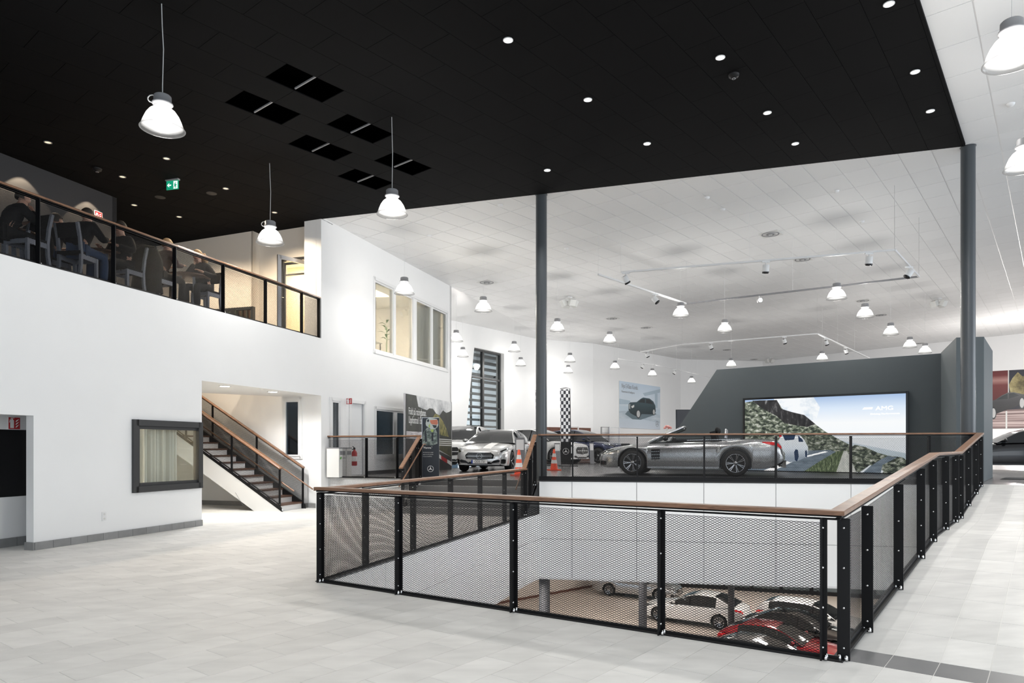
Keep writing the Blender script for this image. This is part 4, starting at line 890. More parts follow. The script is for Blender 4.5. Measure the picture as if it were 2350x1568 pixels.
car('black_sedan','sedan','black sedan seen from the side at the far right, past the grey wall end',(17.5,23.8,SH),(-.93,.37),pt_black)
car('silver_estate','wagon','silver estate car parked against the hall wall, between two dark columns below',(6.85,38.44,BZ),(.866,-.5),pt_grey if 0 else pt_silver)
car('white_sedan','sedan','white sedan with red tail lamp parked in the lower hall',(8.63,32.6,BZ),(-.843,.538),pt_white)
lowrow=[('grey_sedan','sedan','grey car nearest to the railing in the lower hall, beside the red car',(8.9,24.6),pt_grey),('red_car','coupe','red car in the lower hall row seen from above through the mesh',(10.3,26.6),pt_red),
 ('black_car','sedan','black car in the lower hall row, just beyond the red car',(11.8,28.5),pt_black),('white_car','wagon','white estate car in the lower hall row, beyond the black car',(13.2,30.4),pt_white)]
for nm,kd,lb,(x,y),pm in lowrow: car(nm,kd,lb,(x,y,BZ),(.795,-.607),pm,group=None)
# ---------------------------------------------------------------- pendant lamps, downlights and ceiling fittings
def lamp_meshes():
    sh=MB(); sh.lathe([(.085,.29),(.12,.285),(.17,.245),(.215,.18),(.25,.10),(.275,.03),(.29,.0),(.30,-.006),(.29,-.012),(.283,.0)],32)
    hd=MB(); hd.lathe([(0,.47),(.10,.47),(.115,.455),(.118,.365),(.135,.36),(.14,.345),(.12,.33),(.11,.315),(.105,.30),(.095,.285),(0,.285)],24)
    bl=MB(); bl.ball((0,0,.19),(.05,.05,.09))
    cl=MB(); cl.tube([(-.09,0,.45),(-.13,0,.465),(-.165,0,.455),(-.19,0,.425),(-.19,0,.395),(-.17,0,.37),(-.14,0,.36)],.008,8)
    return sh.mesh('lamp_shade',M['shade']),hd.mesh('housing',M['cap']),bl.mesh('bulb',M['bulb']),cl.mesh('cable_loop',M['cable'])
LM=lamp_meshes(); ZL=EYE+4.2
def pendant(x, y, label, cable=None, power=1.0, group='pendant lamps in the car showroom', loop=False, tilt=0, rz=0):
    d=4.2*F/(1027-y); X=(x-1175)/F*d
    t=thing('pendant_lamp', label, 'lamp', (X,d,ZL), rz, group)
    for nm_,k_ in (('lamp_shade',0),('housing',1),('bulb',2)) + ((('cable_loop',3),) if loop else ()): inst(nm_,LM[k_],t,(0,0,.025)).scale=(.94,.94,.94)
    top=(black_z(X) if cable=='b' else ceil_z(X))-ZL+.01; mb=MB()
    if cable=='b': mb.tube([(0,0,.47),(0,0,.60),(.012,0,.47+(top-.47)*.5),(-.004,0,top-.3),(-.012,0,top)],.006,6)
    else: mb.tube([(0,0,.47),(0,0,top)],.0035 if d<24 else .005,5)
    mb.build('cable',M['cable'] if cable=='b' else M['white'],t)
    l=light('POINT','pendant_light',(X,d,ZL+.10),LAMP_W*power,(1,.97,.92),shadow_soft_size=.12); return t
pendant(373,300,'largest pendant lamp, hanging highest on the left below the black ceiling','b',.6,loop=True,rz=.2,group='pendant lamps in the entrance hall')
pendant(620,560,'pendant lamp in front of the balcony end wall, above the balcony rail','b',.6,loop=True,group='pendant lamps in the entrance hall')
pendant(900,495,'pendant lamp in front of the edge of the black ceiling, right of the balcony','b',.6,rz=1,group='pendant lamps in the entrance hall')
pendant(2322,146,'large pendant lamp cut by the right frame edge, upper of two','w',.8,group='pendant lamps at the right edge')
pendant(2352,390,'pendant lamp cut by the right frame edge, lower of two','w',.8,group='pendant lamps at the right edge')
for x,y,lb in [(928,676,'pendant lamp in front of the upper office windows'),(1109,716,'pendant lamp between the office wall corner and the left column'),
 (1047,785,'pendant lamp just right of the white office wall corner, upper of a pair'),(1062,820,'pendant lamp right of the white office wall corner, lower of a pair'),
 (1180,808,'pendant lamp right of the tall louvred window, upper of a pair'),(1195,841,'pendant lamp right of the tall louvred window, lower of a pair'),
 (1279,761,'pendant lamp just right of the left column, the large one'),(1308,832,'small pendant lamp above the checkered banner, upper of a pair'),(1304,857,'small pendant lamp above the checkered banner, lower of a pair'),
 (1399,788,'pendant lamp midway between left column and spotlight track'),(1411,848,'small pendant lamp above the left edge of the car poster'),(1497,864,'small pendant lamp above the right edge of the car poster'),
 (1562,728,'pendant lamp at the rear left corner of the suspended track'),(1587,880,'small pendant lamp beside the sloping edge of the dark wall'),(1663,763,'pendant lamp left of the bright spotlight, below the track'),
 (1678,843,'small pendant lamp at the top left corner of the dark wall'),(1887,828,'small pendant lamp above the middle of the dark wall'),(1920,688,'largest pendant lamp of the row receding to the right column'),
 (1985,730,'second lamp of the row receding to the right column'),(2044,770,'third lamp of the row receding to the right column'),(2088,799,'fourth lamp of the row receding to the right column'),(2123,812,'last lamp of the row, low over the dark wall')]:
    pendant(x,y,lb,'w',.55 if x==928 else (1.0 if y<800 else .8))
# recessed downlights
def downlight(x, y, label, kind, h=6.07, r=.10, group=None, power=60, col=(1,.98,.95)):
    p=on_ceil(x,y,h); t=thing('downlight', label, 'ceiling light', (p.x,p.y,p.z-.0), 0, group)
    mb=MB(); mb.lathe([(r,-.001),(r*1.16,-.004),(r*1.16,-.014),(r*.98,-.018),(r*.9,-.006),(r*.9,.0)],24); mb.build('rim',M['white'] if kind=='cool' else M['grey'],t)
    mb=MB(); mb.lathe([(0,-.004),(r*.9,-.004)],20); mb.build('lens',M['bulb'] if kind=='cool' else M['warmbulb'],t)
    l=light('SPOT','downlight_beam',(p.x,p.y,p.z-.06),power,col,spot_size=1.9 if kind=='cool' else (2.5 if x>400 else 1.4),spot_blend=.5 if kind=='cool' else .75,shadow_soft_size=.05); return t
gc='bright downlights in the black ceiling'
for x,y,lb in [(1166,91,'bright downlight in the black ceiling, nearest to the six ceiling gaps at top centre'),(1653,131,'bright downlight in the black ceiling beside the dark sensor'),(2100,164,'bright downlight nearest the white ceiling edge, middle of three'),
 (2040,8,'bright downlight at the top frame edge near the white ceiling'),(1349,228,'second bright downlight of the left row in the black ceiling'),(1761,258,'third bright downlight of the middle row in the black ceiling'),(2135,254,'bright downlight closest to the right column top'),
 (1485,329,'third bright downlight of the left row, nearer the far ceiling edge'),(1825,329,'bright downlight near the far edge of the black ceiling, middle row'),(1256,390,'bright downlight directly above the left column')]: downlight(x,y,lb,'cool',group=gc,power=250,r=.066)
gw='warm downlights over the balcony'
for x,y,lb,pw in [(110,326,'small warm downlight above the dark balcony wall, leftmost',330),(382,363,'small warm downlight above the exit sign',60),(281,405,'small warm downlight near the dark wall corner',330),(518,432,'small warm downlight right of the exit sign',700),
 (308,470,'glaring warm downlight below the dark wall corner',100),(411,497,'glaring warm downlight left of the balcony end wall',800),(630,487,'warm downlight behind the middle pendant lamp',500)]: downlight(x,y,lb,'warm',group=gw,r=.06,power=pw*.75,col=(1,.82,.60))
for x_ in (52,205): p=W(Ws(x_,3.35),3.07); light('SPOT','wall_washer_beam',(p.x,p.y,black_z(p.x)-.02),120,(1,.80,.56),aim=(p.x,p.y,0),spot_size=1.43,spot_blend=.10,shadow_soft_size=.02)
for x,y,lb in [(516,886,'round white downlight in the alcove ceiling, left of two'),(626,899,'round white downlight in the alcove ceiling, right of two')]:
    d=(2.89-EYE)*F/(1027-y); p=Vector(((x-1175)/F*d,d,2.89)); t=thing('alcove_downlight',lb,'ceiling light',p,0,'alcove downlights')
    mb=MB(); mb.lathe([(0,-.012),(.10,-.012),(.115,-.004),(.115,0)],24); mb.build('diffuser',M['bulb'],t); mb=MB(); mb.lathe([(.10,-.013),(.13,-.010),(.13,0)],24); mb.build('rim',M['white'],t)
    light('SPOT','alcove_beam',(p.x,p.y,p.z-.05),210,(1,.99,.97),spot_size=2.75,spot_blend=.6,shadow_soft_size=.1)
M['diff']=mat('diffuser_grey',(.5,.5,.5),.4); M['charcoal']=mat('charcoal_disc',(.02,.02,.022),.6)
def disc_thing(name, label, cat, p, prof, m, group=None, ring=None):
    t=thing(name,label,cat,p,0,group); mb=MB(); mb.lathe(prof,20); mb.build('body',m,t)
    if ring: mb=MB(); mb.lathe(ring,20); mb.build('ring',M['silver'],t)
    return t
for x,y,lb in [(1684,171,'small black smoke sensor in the black ceiling beside a downlight'),(223,387,'small black sensor on the ceiling above the dark balcony wall')]:
    disc_thing('smoke_sensor',lb,'sensor',on_ceil(x,y,6.07),[(0,-.07),(.04,-.07),(.05,-.045),(.08,-.04),(.09,0)],M['steel'],ring=[(.02,-.072),(.03,-.074),(.03,-.07)])
for x,y,lb in [(485,444,'round black speaker disc in the ceiling left of the middle pendant'),(367,453,'small round grey disc in the ceiling below the exit sign')]:
    disc_thing('ceiling_speaker',lb,'speaker',on_ceil(x,y,6.07),[(0,-.008),(.10,-.008),(.12,0)],M['charcoal'])
# white ceiling: diffusers, speaker clusters, sensors
for x,y,lb in [(1768,537,'round air diffuser in a square plate, nearest in the white ceiling'),(1842,595,'round air diffuser crossed by the front of the track'),(1117,648,'round air diffuser left of the left column'),(1404,731,'round air diffuser above the pendant midway right of the left column'),
 (1482,752,'round air diffuser left of the pendant below the track'),(1668,803,'distant air diffuser above the dark wall corner'),(1730,825,'distant air diffuser over the left part of the dark wall'),(1980,690,'air diffuser behind the second lamp of the right row'),(2022,723,'air diffuser behind the third lamp of the right row'),(2110,788,'distant air diffuser beside the last lamps of the right row')]:
    p=on_ceil(x,y); t=thing('air_diffuser',lb,'air vent',p,math.atan2(UR.y,UR.x),'air diffusers')
    mb=MB(); mb.box((0,0,-.006),(.58,.58,.014)); mb.build('plate',M['offwhite'],t)
    for k,r in enumerate((.26,.19,.12,.06)): mb=MB(); mb.lathe([(r,-.013),(r-.005,-.022-.006*k),(r-.035,-.020-.006*k),(r-.045,-.013)],24); mb.build('ring',M['diff'] if k%2 else M['grey'],t)
for x,y,lb in [(1306,690,'cluster of white loudspeakers right of the left column'),(2153,693,'cluster of white loudspeakers left of the right column'),(1766,829,'distant loudspeaker cluster low over the dark wall')]:
    p=on_ceil(x,y-8); t=thing('speaker_cluster',lb,'speaker',p,.4)
    mb=MB(); mb.tube([(0,0,0),(0,0,-.28)],.02,8); mb.box((0,0,-.02),(.2,.2,.04)); mb.build('bracket',M['white'],t)
    for k in range(4):
        a=k*math.pi/2; mb=MB(); mb.box((0,0,0),(.18,.26,.26)); o=mb.build('speaker_box',M['offwhite'],t); o.location=(.26*math.cos(a),.26*math.sin(a),-.26); o.rotation_euler=(0,.45,a)
for k,(x,y) in enumerate([(1622,453),(1658,480),(1919,438),(1978,508),(985,540),(1148,470),(1300,570),(2319,238)]):
    lbs=['round white detector in the white ceiling, upper of two near the middle','round white detector in the white ceiling, lower of two near the middle','tiny white sprinkler plate under the black ceiling edge, right of centre','tiny white sprinkler plate left of the right column','tiny ceiling plate above the upper office windows','tiny ceiling plate near the left column top','round white detector just right of the left column','tiny ceiling plate between the two right-edge lamps']
    disc_thing('ceiling_detector',lbs[k],'sensor',on_ceil(x,y),[(0,-.05),(.05,-.05),(.07,-.02),(.075,0)],M['white'])
# suspended spotlight tracks
ZT=EYE+4.9
def TP(x,y): d=4.9*F/(1027-y); return Vector(((x-1175)/F*d,d,ZT))
def track(label, segs, spots, dark=()):
    c=TP(*segs[0][0]); t=thing('light_track',label,'track',c)
    for k,(a,b) in enumerate(segs):
        a,b=TP(*a),TP(*b); mb=MB(); mb.bar(a,b,.045,.05); mb.build('track_rail',M['white'] if k not in dark else M['grey'],t,world=True)
        n=max(1,int((b-a).length/3))
        for i in range(n+1):
            p=a+(b-a)*i/n; mb=MB(); mb.tube([p,Vector((p.x,p.y,ceil_z(p.x)))],.004,5); mb.build('wire',M['white'],t,world=True)
    SEGS.extend((TP(*a),TP(*b)) for a,b in segs); return t
SEGS=[]
def snap(p):
    best=None
    for a,b in SEGS:
        d=b-a; k=max(.02,min(.98,(p-a).dot(d)/d.dot(d))); q=a+d*k
        if best is None or (q-p).length<(best-p).length: best=q
    return best-Vector((0,0,.02))
def spot(x, y, label, aim, s=1.0):
    p=snap(TP(x,y-12)); t=thing('track_spotlight',label,'spotlight',p,0,'track spotlights')
    mb=MB(); mb.box((0,0,-.02),(.20,.04,.035)); mb.tube([(0,0,-.03),(0,0,-.12)],.014,8); mb.build('arm',M['white'],t)
    R=Vector(aim).normalized().to_track_quat('-Z','Y'); c=Vector((0,0,-.19))
    for nm,prof,m in (('barrel',[(0,.10),(.075,.10),(.085,.09),(.085,-.08)],M['white']),('trim_ring',[(.085,-.08),(.088,-.085),(.088,-.125),(.07,-.13),(.0,-.10)],M['blackgloss']),('rear_cap',[(0,.101),(.05,.101),(.05,.09)],M['blackgloss'])):
        mb=MB(); mb.lathe(prof,16); o=mb.build(nm,m,t); o.location=c; o.rotation_mode='QUATERNION'; o.rotation_quaternion=R
    return t
track('white spotlight track hung as a large rectangle over the silver convertible',[((1425,625),(2053,574)),((2053,574),(2109,635)),((2109,635),(1575,697)),((1575,697),(1373,630))],[],dark=(2,))
spot(1438,640,'track spotlight at the front left end of the large track',(.6,.3,-1)); spot(1488,688,'track spotlight on the left side of the large track',(.8,-.2,-1)); spot(1757,616,'track spotlight on the front of the large track, left of two',(0,.2,-1))
spot(1990,598,'track spotlight on the front of the large track, right of two',(0,.2,-1)); spot(2087,622,'track spotlight on the right side of the large track',(-.6,.2,-1))
track('distant white track over the dark wall, bending in the middle',[((1470,808),(1565,791)),((1565,791),(1876,766)),((1876,766),(1995,822))],[])
for x,y,lb in [(1482,817,'track spotlight at the left end of the distant track'),(1630,797,'track spotlight on the distant track above the dark wall corner'),(1797,782,'track spotlight near the bend of the distant track'),(1903,787,'track spotlight on the falling end of the distant track, upper'),(1952,808,'track spotlight on the falling end of the distant track, lower')]: spot(x,y,lb,(.5,.3,-1))
track('thin distant track in front of the car poster wall',[((1419,824),(1500,836)),((1500,836),(1640,868))],[])
for x,y,lb in [(1498,842,'track spotlight above the car poster, by the small pendant lamp'),(1564,858,'track spotlight right of the car poster')]: spot(x,y,lb,(-.5,.5,-1))
# the one spotlight turned towards the entrance
p=snap(TP(1743,678))-Vector((0,0,.16)); t=thing('bare_spotlight','glaring spotlight on the rear of the large track, facing the hall','spotlight',p)
mb=MB(); mb.lathe([(0,.06),(.06,.06),(.07,.04),(.075,-.10),(.06,-.11)],16,axis='Y'); mb.build('barrel',M['white'],t); mb=MB(); mb.ball((0,-.10,0),(.06,.03,.06)); mb.build('lens',mat('spot_glare',(1,1,1),.5,emit=60),t)
mb=MB(); mb.tube([(0,0,.06),(0,0,.16)],.012,8); mb.build('arm',M['white'],t)
# exit sign under the black ceiling
p=on_ceil(396,410,6.07); p=P(396,424,on_ceil(396,412,6.07).y); t=thing('exit_sign','green illuminated exit sign with arrow, hanging under the black ceiling','sign',p)
fx=Vector((.97,-.24,0)); fm=frame_m((0,0,0),fx)
ex=MB(); ex.box((0,0,.10),(.30,.07,.07),R=fm.to_3x3()@Matrix(((1,0,0),(0,0,1),(0,-1,0)))) if 0 else ex.bar(-fx*.16+Vector((0,0,.12)),fx*.16+Vector((0,0,.12)),.07,.07); ex.build('housing',M['cap'],t)
mb=MB(); mb.tube([(0,0,.15),(0,0,black_z(p.x)-p.z)],.01,6); mb.build('stem',M['cap'],t)
mg=mat('exit_green',(0,.28,.14),.4,emit=.7,ecol=(.01,.36,.2)); mw=mat('exit_white',(1,1,1),.4,emit=1.0)
mb=MB(); mb.bar(-fx*.15+Vector((0,0,-.01)),fx*.15+Vector((0,0,-.01)),.012,.19); pl=mb.build('panel',mg,t)
def flat(polys, m, nm, parent, mtx, z=.0, th=.002):
    for pg in polys:
        mb=MB(); n=len(pg); mb.add([(x,y,z) for x,y in pg]+[(x,y,z+th) for x,y in pg],[tuple(range(n,2*n))]+[(i,(i+1)%n,n+(i+1)%n,n+i) for i in range(n)])
        o=mb.build(nm,m,parent); o.matrix_local=mtx
    return o
F0=frame_m(Vector((0,0,-.01))+Vector((fx.y,-fx.x,0))*.0075,fx)
flat([[(-.13,.0),(-.085,.04),(-.07,.04),(-.095,.012),(-.03,.012),(-.03,-.012),(-.095,-.012),(-.07,-.04),(-.085,-.04)]],mw,'arrow',pl,F0)
flat([[(.03,-.08),(.13,-.08),(.13,.08),(.03,.08)]],mw,'door_symbol',pl,F0)
flat([[(.07,.06),(.09,.06),(.09,.04),(.07,.04)],[(.055,.03),(.085,.035),(.095,.0),(.12,.01),(.12,-.005),(.09,-.02),(.10,-.05),(.085,-.075),(.075,-.07),(.08,-.045),(.06,-.03),(.05,-.06),(.035,-.055),(.055,-.02)]],mg,'running_figure',pl,F0,.003)
# ---------------------------------------------------------------- screens, posters, signs and showroom pieces
def rgb(r,g,b): f=lambda c:(c/255/12.92) if c<=10 else ((c/255+.055)/1.055)**2.4; return (f(r),f(g),f(b))
def pic(sx, sy, pts): return [[(x*sx,y*sy) for x,y in p] for p in pts]
def wG(x): q=(x-1175)/F; return (10.86-19.2*q)/(.777+.629*q)
# backlit landscape screen on the dark feature wall
w1,w0=wG(1711),wG(2080); SW=w1-w0; SHT=2.20; so=gp(w1,SH+.07,-.04)
t=thing('light_screen','large backlit landscape screen with mountain road on the dark grey wall','screen',so)
Fs=frame_m((0,0,0),-GV)
mb=MB(); mb.bar(-GV*0+Vector((0,0,SHT/2))-GN*.025,-GV*SW+Vector((0,0,SHT/2))-GN*.025,.05,SHT); mb.build('screen_back',M['blackgloss'],t)
mb=MB()
for a,b in (((-.03,-.03),(SW+.03,-.03)),((-.03,SHT+.03),(SW+.03,SHT+.03)),((-.03,-.06),(-.03,SHT+.06)),((SW+.03,-.06),(SW+.03,SHT+.06))):
    A3=-GV*a[0]+Vector((0,0,a[1])); B3=-GV*b[0]+Vector((0,0,b[1])); mb.bar(A3,B3,.07,.06,up=(0,0,1) if a[1]==b[1] else tuple(GV))
mb.build('frame',M['blackgloss'],t)
EM=.95
sky=grad_mat('screen_sky',[(0,(.9,.95,1)),(.55,(.97,.99,1)),(.8,(.72,.83,.97)),(1,(.40,.55,.80))],axis=1,emit=EM,lo=.5,hi=SHT)
def sc(pts,m,nm,z): return flat(pic(SW,SHT,pts),m,nm,t,Fs,z,.001)
sc([[(0,0),(1,0),(1,1),(0,1)]],sky,'sky_picture',.001)
cl=noise_mat('screen_cloud',[(.35,(.62,.72,.82)),(.55,(.95,.98,1)),(1,(1,1,1))],2.2,emit=EM)
sc([[(.2,1),(.46,1),(.5,.86),(.48,.72),(.42,.66),(.3,.75),(.22,.9)]],cl,'cloud_picture',.0025)
sc([[(.5,.40),(.62,.42),(.8,.34),(1,.25),(1,.18),(.5,.2)]],grad_mat('screen_haze',[(0,(.45,.55,.6)),(1,(.75,.83,.9))],1,EM,.3,.95),'haze_picture',.0025)
mt=noise_mat('screen_scrub',[(.36,(.008,.012,.01)),(.45,(.04,.055,.04)),(.52,(.16,.19,.13)),(.60,(.45,.47,.40)),(.68,(.8,.8,.75))],7,9,emit=EM,stretch=(1,1.6,1),rot=.6,dist=.4)
rk=noise_mat('screen_rock',[(.40,(.006,.006,.008)),(.55,(.025,.024,.026)),(.64,(.12,.12,.12)),(.72,(.6,.6,.6))],4,9,emit=EM,stretch=(2.2,.8,1),rot=-.5)
sc([[(0,.02),(0,.97),(.1,.99),(.22,.98),(.26,.85),(.33,.80),(.40,.76),(.48,.62),(.53,.54),(.6,.45),(.68,.36),(.75,.29),(.8,.25),(.7,.22),(.5,.2),(.3,.12)]],mt,'mountain_picture',.004)
sc([[(.05,.99),(.22,.985),(.25,.86),(.32,.81),(.40,.765),(.47,.64),(.42,.60),(.34,.63),(.27,.66),(.22,.76),(.13,.86)]],rk,'cliff_picture',.0055)
rd=noise_mat('screen_road',[(.3,(.10,.14,.18)),(.7,(.24,.30,.36))],3,4,emit=EM,stretch=(1,4,1))
gr=noise_mat('screen_grass',[(.35,(.02,.035,.015)),(.5,(.08,.12,.05)),(.65,(.3,.36,.2)),(.8,(.55,.58,.42))],9,8,emit=EM,stretch=(3,.7,1),rot=-.5)
sc([[(0,0),(.42,.0),(.52,.14),(.62,.25),(.56,.29),(.42,.28),(.25,.2),(0,.12)]],rd,'road_picture',.007)
sc([[(.13,.0),(.2,.0),(.36,.16),(.55,.265),(.53,.275),(.32,.16)]],mat('screen_line',(1,1,1),.5,emit=EM),'road_line',.0085)
sc([[(.40,0),(.70,0),(.66,.29),(.60,.27),(.50,.14)]],gr,'verge_picture',.0085)
sc([[(.60,.0),(.72,.0),(.665,.28),(.645,.28)]],noise_mat('screen_track',[(.3,(.4,.42,.38)),(.7,(.75,.76,.7))],6,5,emit=EM),'path_picture',.010)
sc([[(.66,.02),(.68,.3),(.71,.36),(.77,.33),(.84,.26),(.9,.22),(.98,.2),(1,.17),(1,0),(.9,0),(.8,.1),(.74,0)]],mt,'boulder_picture',.0085)
sc([[(.76,.0),(.80,.08),(.86,.17),(.90,.215),(.95,.20),(.92,.16),(.87,.1),(.86,.0)]],rd,'far_road_picture',.010)
sc([[(.87,0),(.90,.1),(.96,.17),(1,.16),(1,0)]],mt,'near_scrub_picture',.0105)
cwm=grad_mat('screen_car_white',[(0,(.35,.42,.5)),(.4,(.8,.87,.93)),(1,(.95,.98,1))],1,EM,.4,1.1); cdk=mat('screen_car_dark',(.012,.03,.07),.4,emit=EM); crd=mat('screen_car_red',(.6,.01,.02),.4,emit=EM)
sc([[(.225,.40),(.235,.24),(.26,.16),(.31,.12),(.36,.14),(.41,.19),(.425,.24),(.425,.33),(.40,.43),(.365,.51),(.30,.525),(.255,.50)]],cwm,'car_picture',.0115)
sc([[(.26,.49),(.30,.515),(.345,.505),(.335,.43),(.275,.42)],[(.36,.49),(.39,.43),(.395,.40),(.365,.40)]],cdk,'car_window_picture',.013)
sc([[(.335,.26),(.345,.30),(.36,.29),(.365,.20),(.355,.13),(.34,.15)],[(.405,.27),(.413,.29),(.42,.26),(.418,.19),(.408,.19)]],cdk,'car_wheel_picture',.013)
sc([[(.235,.49),(.25,.50),(.255,.475),(.24,.465)]],crd,'car_lamp_picture',.013)
text('AMG','lettering',t,Fs@Matrix.Translation((SW*.83,SHT*.80,.004)),.16,mat('screen_lettering',(1,1,1),.5,emit=1.15),'LEFT',1.3)
text('Driving Performance','lettering',t,Fs@Matrix.Translation((SW*.80,SHT*.745,.004)),.055,bpy.data.materials['screen_lettering'],'LEFT',1.6)
sc([[(.755,.815),(.765,.84),(.815,.84),(.81,.815)]],bpy.data.materials['screen_lettering'],'lettering_bar',.004)
# free-standing racing poster beside the office wall
pa,pb=Vector((-3.19,20.9,SH)),Vector((-2.16,25.0,SH)); pu=(pb-pa).normalized(); PWD=(pb-pa).length; PH=2.40
t=thing('racing_poster','tall racing track poster with mountains and white headline, standing before the office wall','poster',pa)
Fp=frame_m((0,0,0),pu); pn=Vector((pu.y,-pu.x,0))
mb=MB(); mb.bar(Vector((0,0,PH/2))-pn*.03,pu*PWD+Vector((0,0,PH/2))-pn*.03,.05,PH); mb.build('board',M['silver'],t)
mb=MB()
for k in (0,PWD): mb.bar(pu*k-pn*.03,pu*k-pn*.03+Vector((0,0,PH+.01)),.05,.07,up=tuple(pu))
mb.build('edge_profile',M['silver'],t)
def pp(pts,m,nm,z): return flat(pic(PWD,PH,pts),m,nm,t,Fp,z,.001)
pp([[(0.01,0),(.99,0),(.99,1),(.01,1)]],noise_mat('poster_cloud',[(.35,(.25,.26,.28)),(.5,(.6,.61,.62)),(.62,(.85,.85,.85))],.9,6),'print',.0)
hill=noise_mat('poster_dark_hill',[(.35,(.012,.014,.012)),(.6,(.03,.035,.028)),(.75,(.07,.075,.06))],2.5,8)
pp([[(0.01,.62),(.01,1),(.2,1),(.24,.86),(.33,.84),(.42,.83),(.47,.86),(.55,.86),(.62,.80),(.70,.78),(.78,.86),(.86,.83),(.93,.85),(.99,.88),(.99,.42),(.4,.45)]],hill,'print',.0015)
pp([[(.38,.66),(.5,.70),(.6,.80),(.68,.78),(.78,.70),(.86,.6),(.92,.48),(.75,.5),(.55,.55)]],noise_mat('poster_lit_trees',[(.35,(.03,.035,.01)),(.5,(.16,.15,.04)),(.65,(.38,.32,.1))],5,8,stretch=(1.5,1,1)),'print',.003)
pp([[(.01,.52),(.4,.46),(.4,.66),(.01,.62)]],hill,'print',.0045)
pp([[(.01,.44),(.4,.46),(.5,.47),(.5,.53),(.01,.53)]],noise_mat('poster_fence',[(.4,(.3,.28,.3)),(.6,(.75,.72,.74))],6,4,stretch=(.3,5,1)),'print',.006)
pp([[(.01,.0),(.99,.0),(.99,.18),(.6,.3),(.35,.44),(.01,.44)]],noise_mat('poster_asphalt',[(.35,(.012,.011,.013)),(.65,(.04,.036,.04))],3,6),'print',.0045)
pp([[(.12,.44),(.38,.44),(.46,.3),(.2,.3)]],mat('poster_pale_asphalt',(.11,.11,.125),.5),'print',.006)
pp([[(.4,.45),(.99,.42),(.99,.18),(.75,.27),(.6,.32)]],noise_mat('poster_grass',[(.35,(.02,.022,.01)),(.6,(.07,.065,.025)),(.75,(.12,.1,.05))],4,8),'print',.006)
for k in range(4):
    z=.44-.028*k; pp([[(.62,z+.012),(.99,z+.004),(.99,z-.010),(.62,z)]],M['offwhite'],'guard_rail_print',.0075)
pp([[(.62,.26),(.73,.21),(.74,.15),(.62,.21)],[(.88,.15),(.99,.11),(.99,.05),(.88,.10)]],M['paper'],'kerb_print',.0075); pp([[(.73,.21),(.88,.15),(.88,.09),(.73,.155)]],M['red'],'kerb_print',.0075)
text('Född på racingbanan.','headline',t,Fp@Matrix.Translation((.05*PWD,.745*PH,.008)),.31,M['paper'],'LEFT',.56)
text('Uppfostrad i Stuttgart.','headline',t,Fp@Matrix.Translation((.05*PWD,.635*PH,.008)),.31,M['paper'],'LEFT',.56)
# dark totem with helmeted driver
to=Vector((-2.40,18.55,SH)); tu=Vector((.995,.06,0)).normalized(); TWd,TH=.46,1.58
t=thing('driver_totem','narrow dark display totem picturing a helmeted racing driver, headed Mamma','poster',to)
tn=Vector((tu.y,-tu.x,0)); Ft=frame_m((0,0,0),tu)
mb=MB(); mb.bar(Vector((0,0,TH/2))-tn*.05,tu*TWd+Vector((0,0,TH/2))-tn*.05,.10,TH); mb.build('body',M['silver'],t)
def tp(pts,m,nm,z): return flat(pic(TWd,TH,pts),m,nm,t,Ft,z,.001)
navy=mat('totem_navy',(.008,.012,.02),.4); tp([[(.02,0),(1,0),(1,.995),(.02,.995)]],navy,'print',.0005)
suit=noise_mat('totem_suit',[(.35,(.02,.03,.03)),(.5,(.12,.16,.15)),(.65,(.4,.45,.42))],9,6); hel=mat('totem_helmet',(.42,.47,.46),.3)
tp([[(.02,.56),(.05,.66),(.1,.75),(.3,.83),(.5,.84),(.78,.82),(.88,.74),(.9,.56),(.6,.53),(.2,.53)]],suit,'print',.002)
tp([[(.25,.86),(.22,.9),(.28,.97),(.42,.995),(.62,.99),(.86,.975),(.94,.94),(.95,.87),(.88,.83),(.74,.805),(.55,.80),(.4,.83)]],hel,'print',.0035)
tp([[(.46,.955),(.9,.965),(.93,.90),(.86,.875),(.58,.885),(.5,.91)]],mat('totem_visor',(.42,.10,.03),.1),'print',.005)
tp([[(.6,.875),(.86,.868),(.84,.83),(.7,.82)]],navy,'print',.005); tp([[(.3,.95),(.36,.975),(.42,.96),(.42,.935),(.36,.92),(.31,.93)],[(.15,.75),(.25,.8),(.3,.6),(.2,.58)],[(.55,.74),(.68,.74),(.66,.6),(.56,.6)]],navy,'print',.005)
tp([[(.38,.86),(.46,.9),(.48,.84),(.44,.82)],[(.5,.8),(.7,.8),(.64,.75),(.54,.76)]],mat('totem_lime',(.32,.42,.10),.4),'print',.006)
text('"Mamma."','lettering',t,Ft@Matrix.Translation((.07*TWd,.475*TH,.003)),.075,M['paper'],'LEFT',.8)
for k,b in enumerate(('Det första du ser präglar','dig för livet. För alla bilar','är det en racerförare.')): text(b,'lettering',t,Ft@Matrix.Translation((.07*TWd,(.405-.034*k)*TH,.003)),.032,M['offwhite'],'LEFT',.85)
sm=star_mb(.083,.003); o=sm.build('emblem',M['paper'],t); o.matrix_local=Ft@Matrix.Translation((.5*TWd,.135*TH,.003))
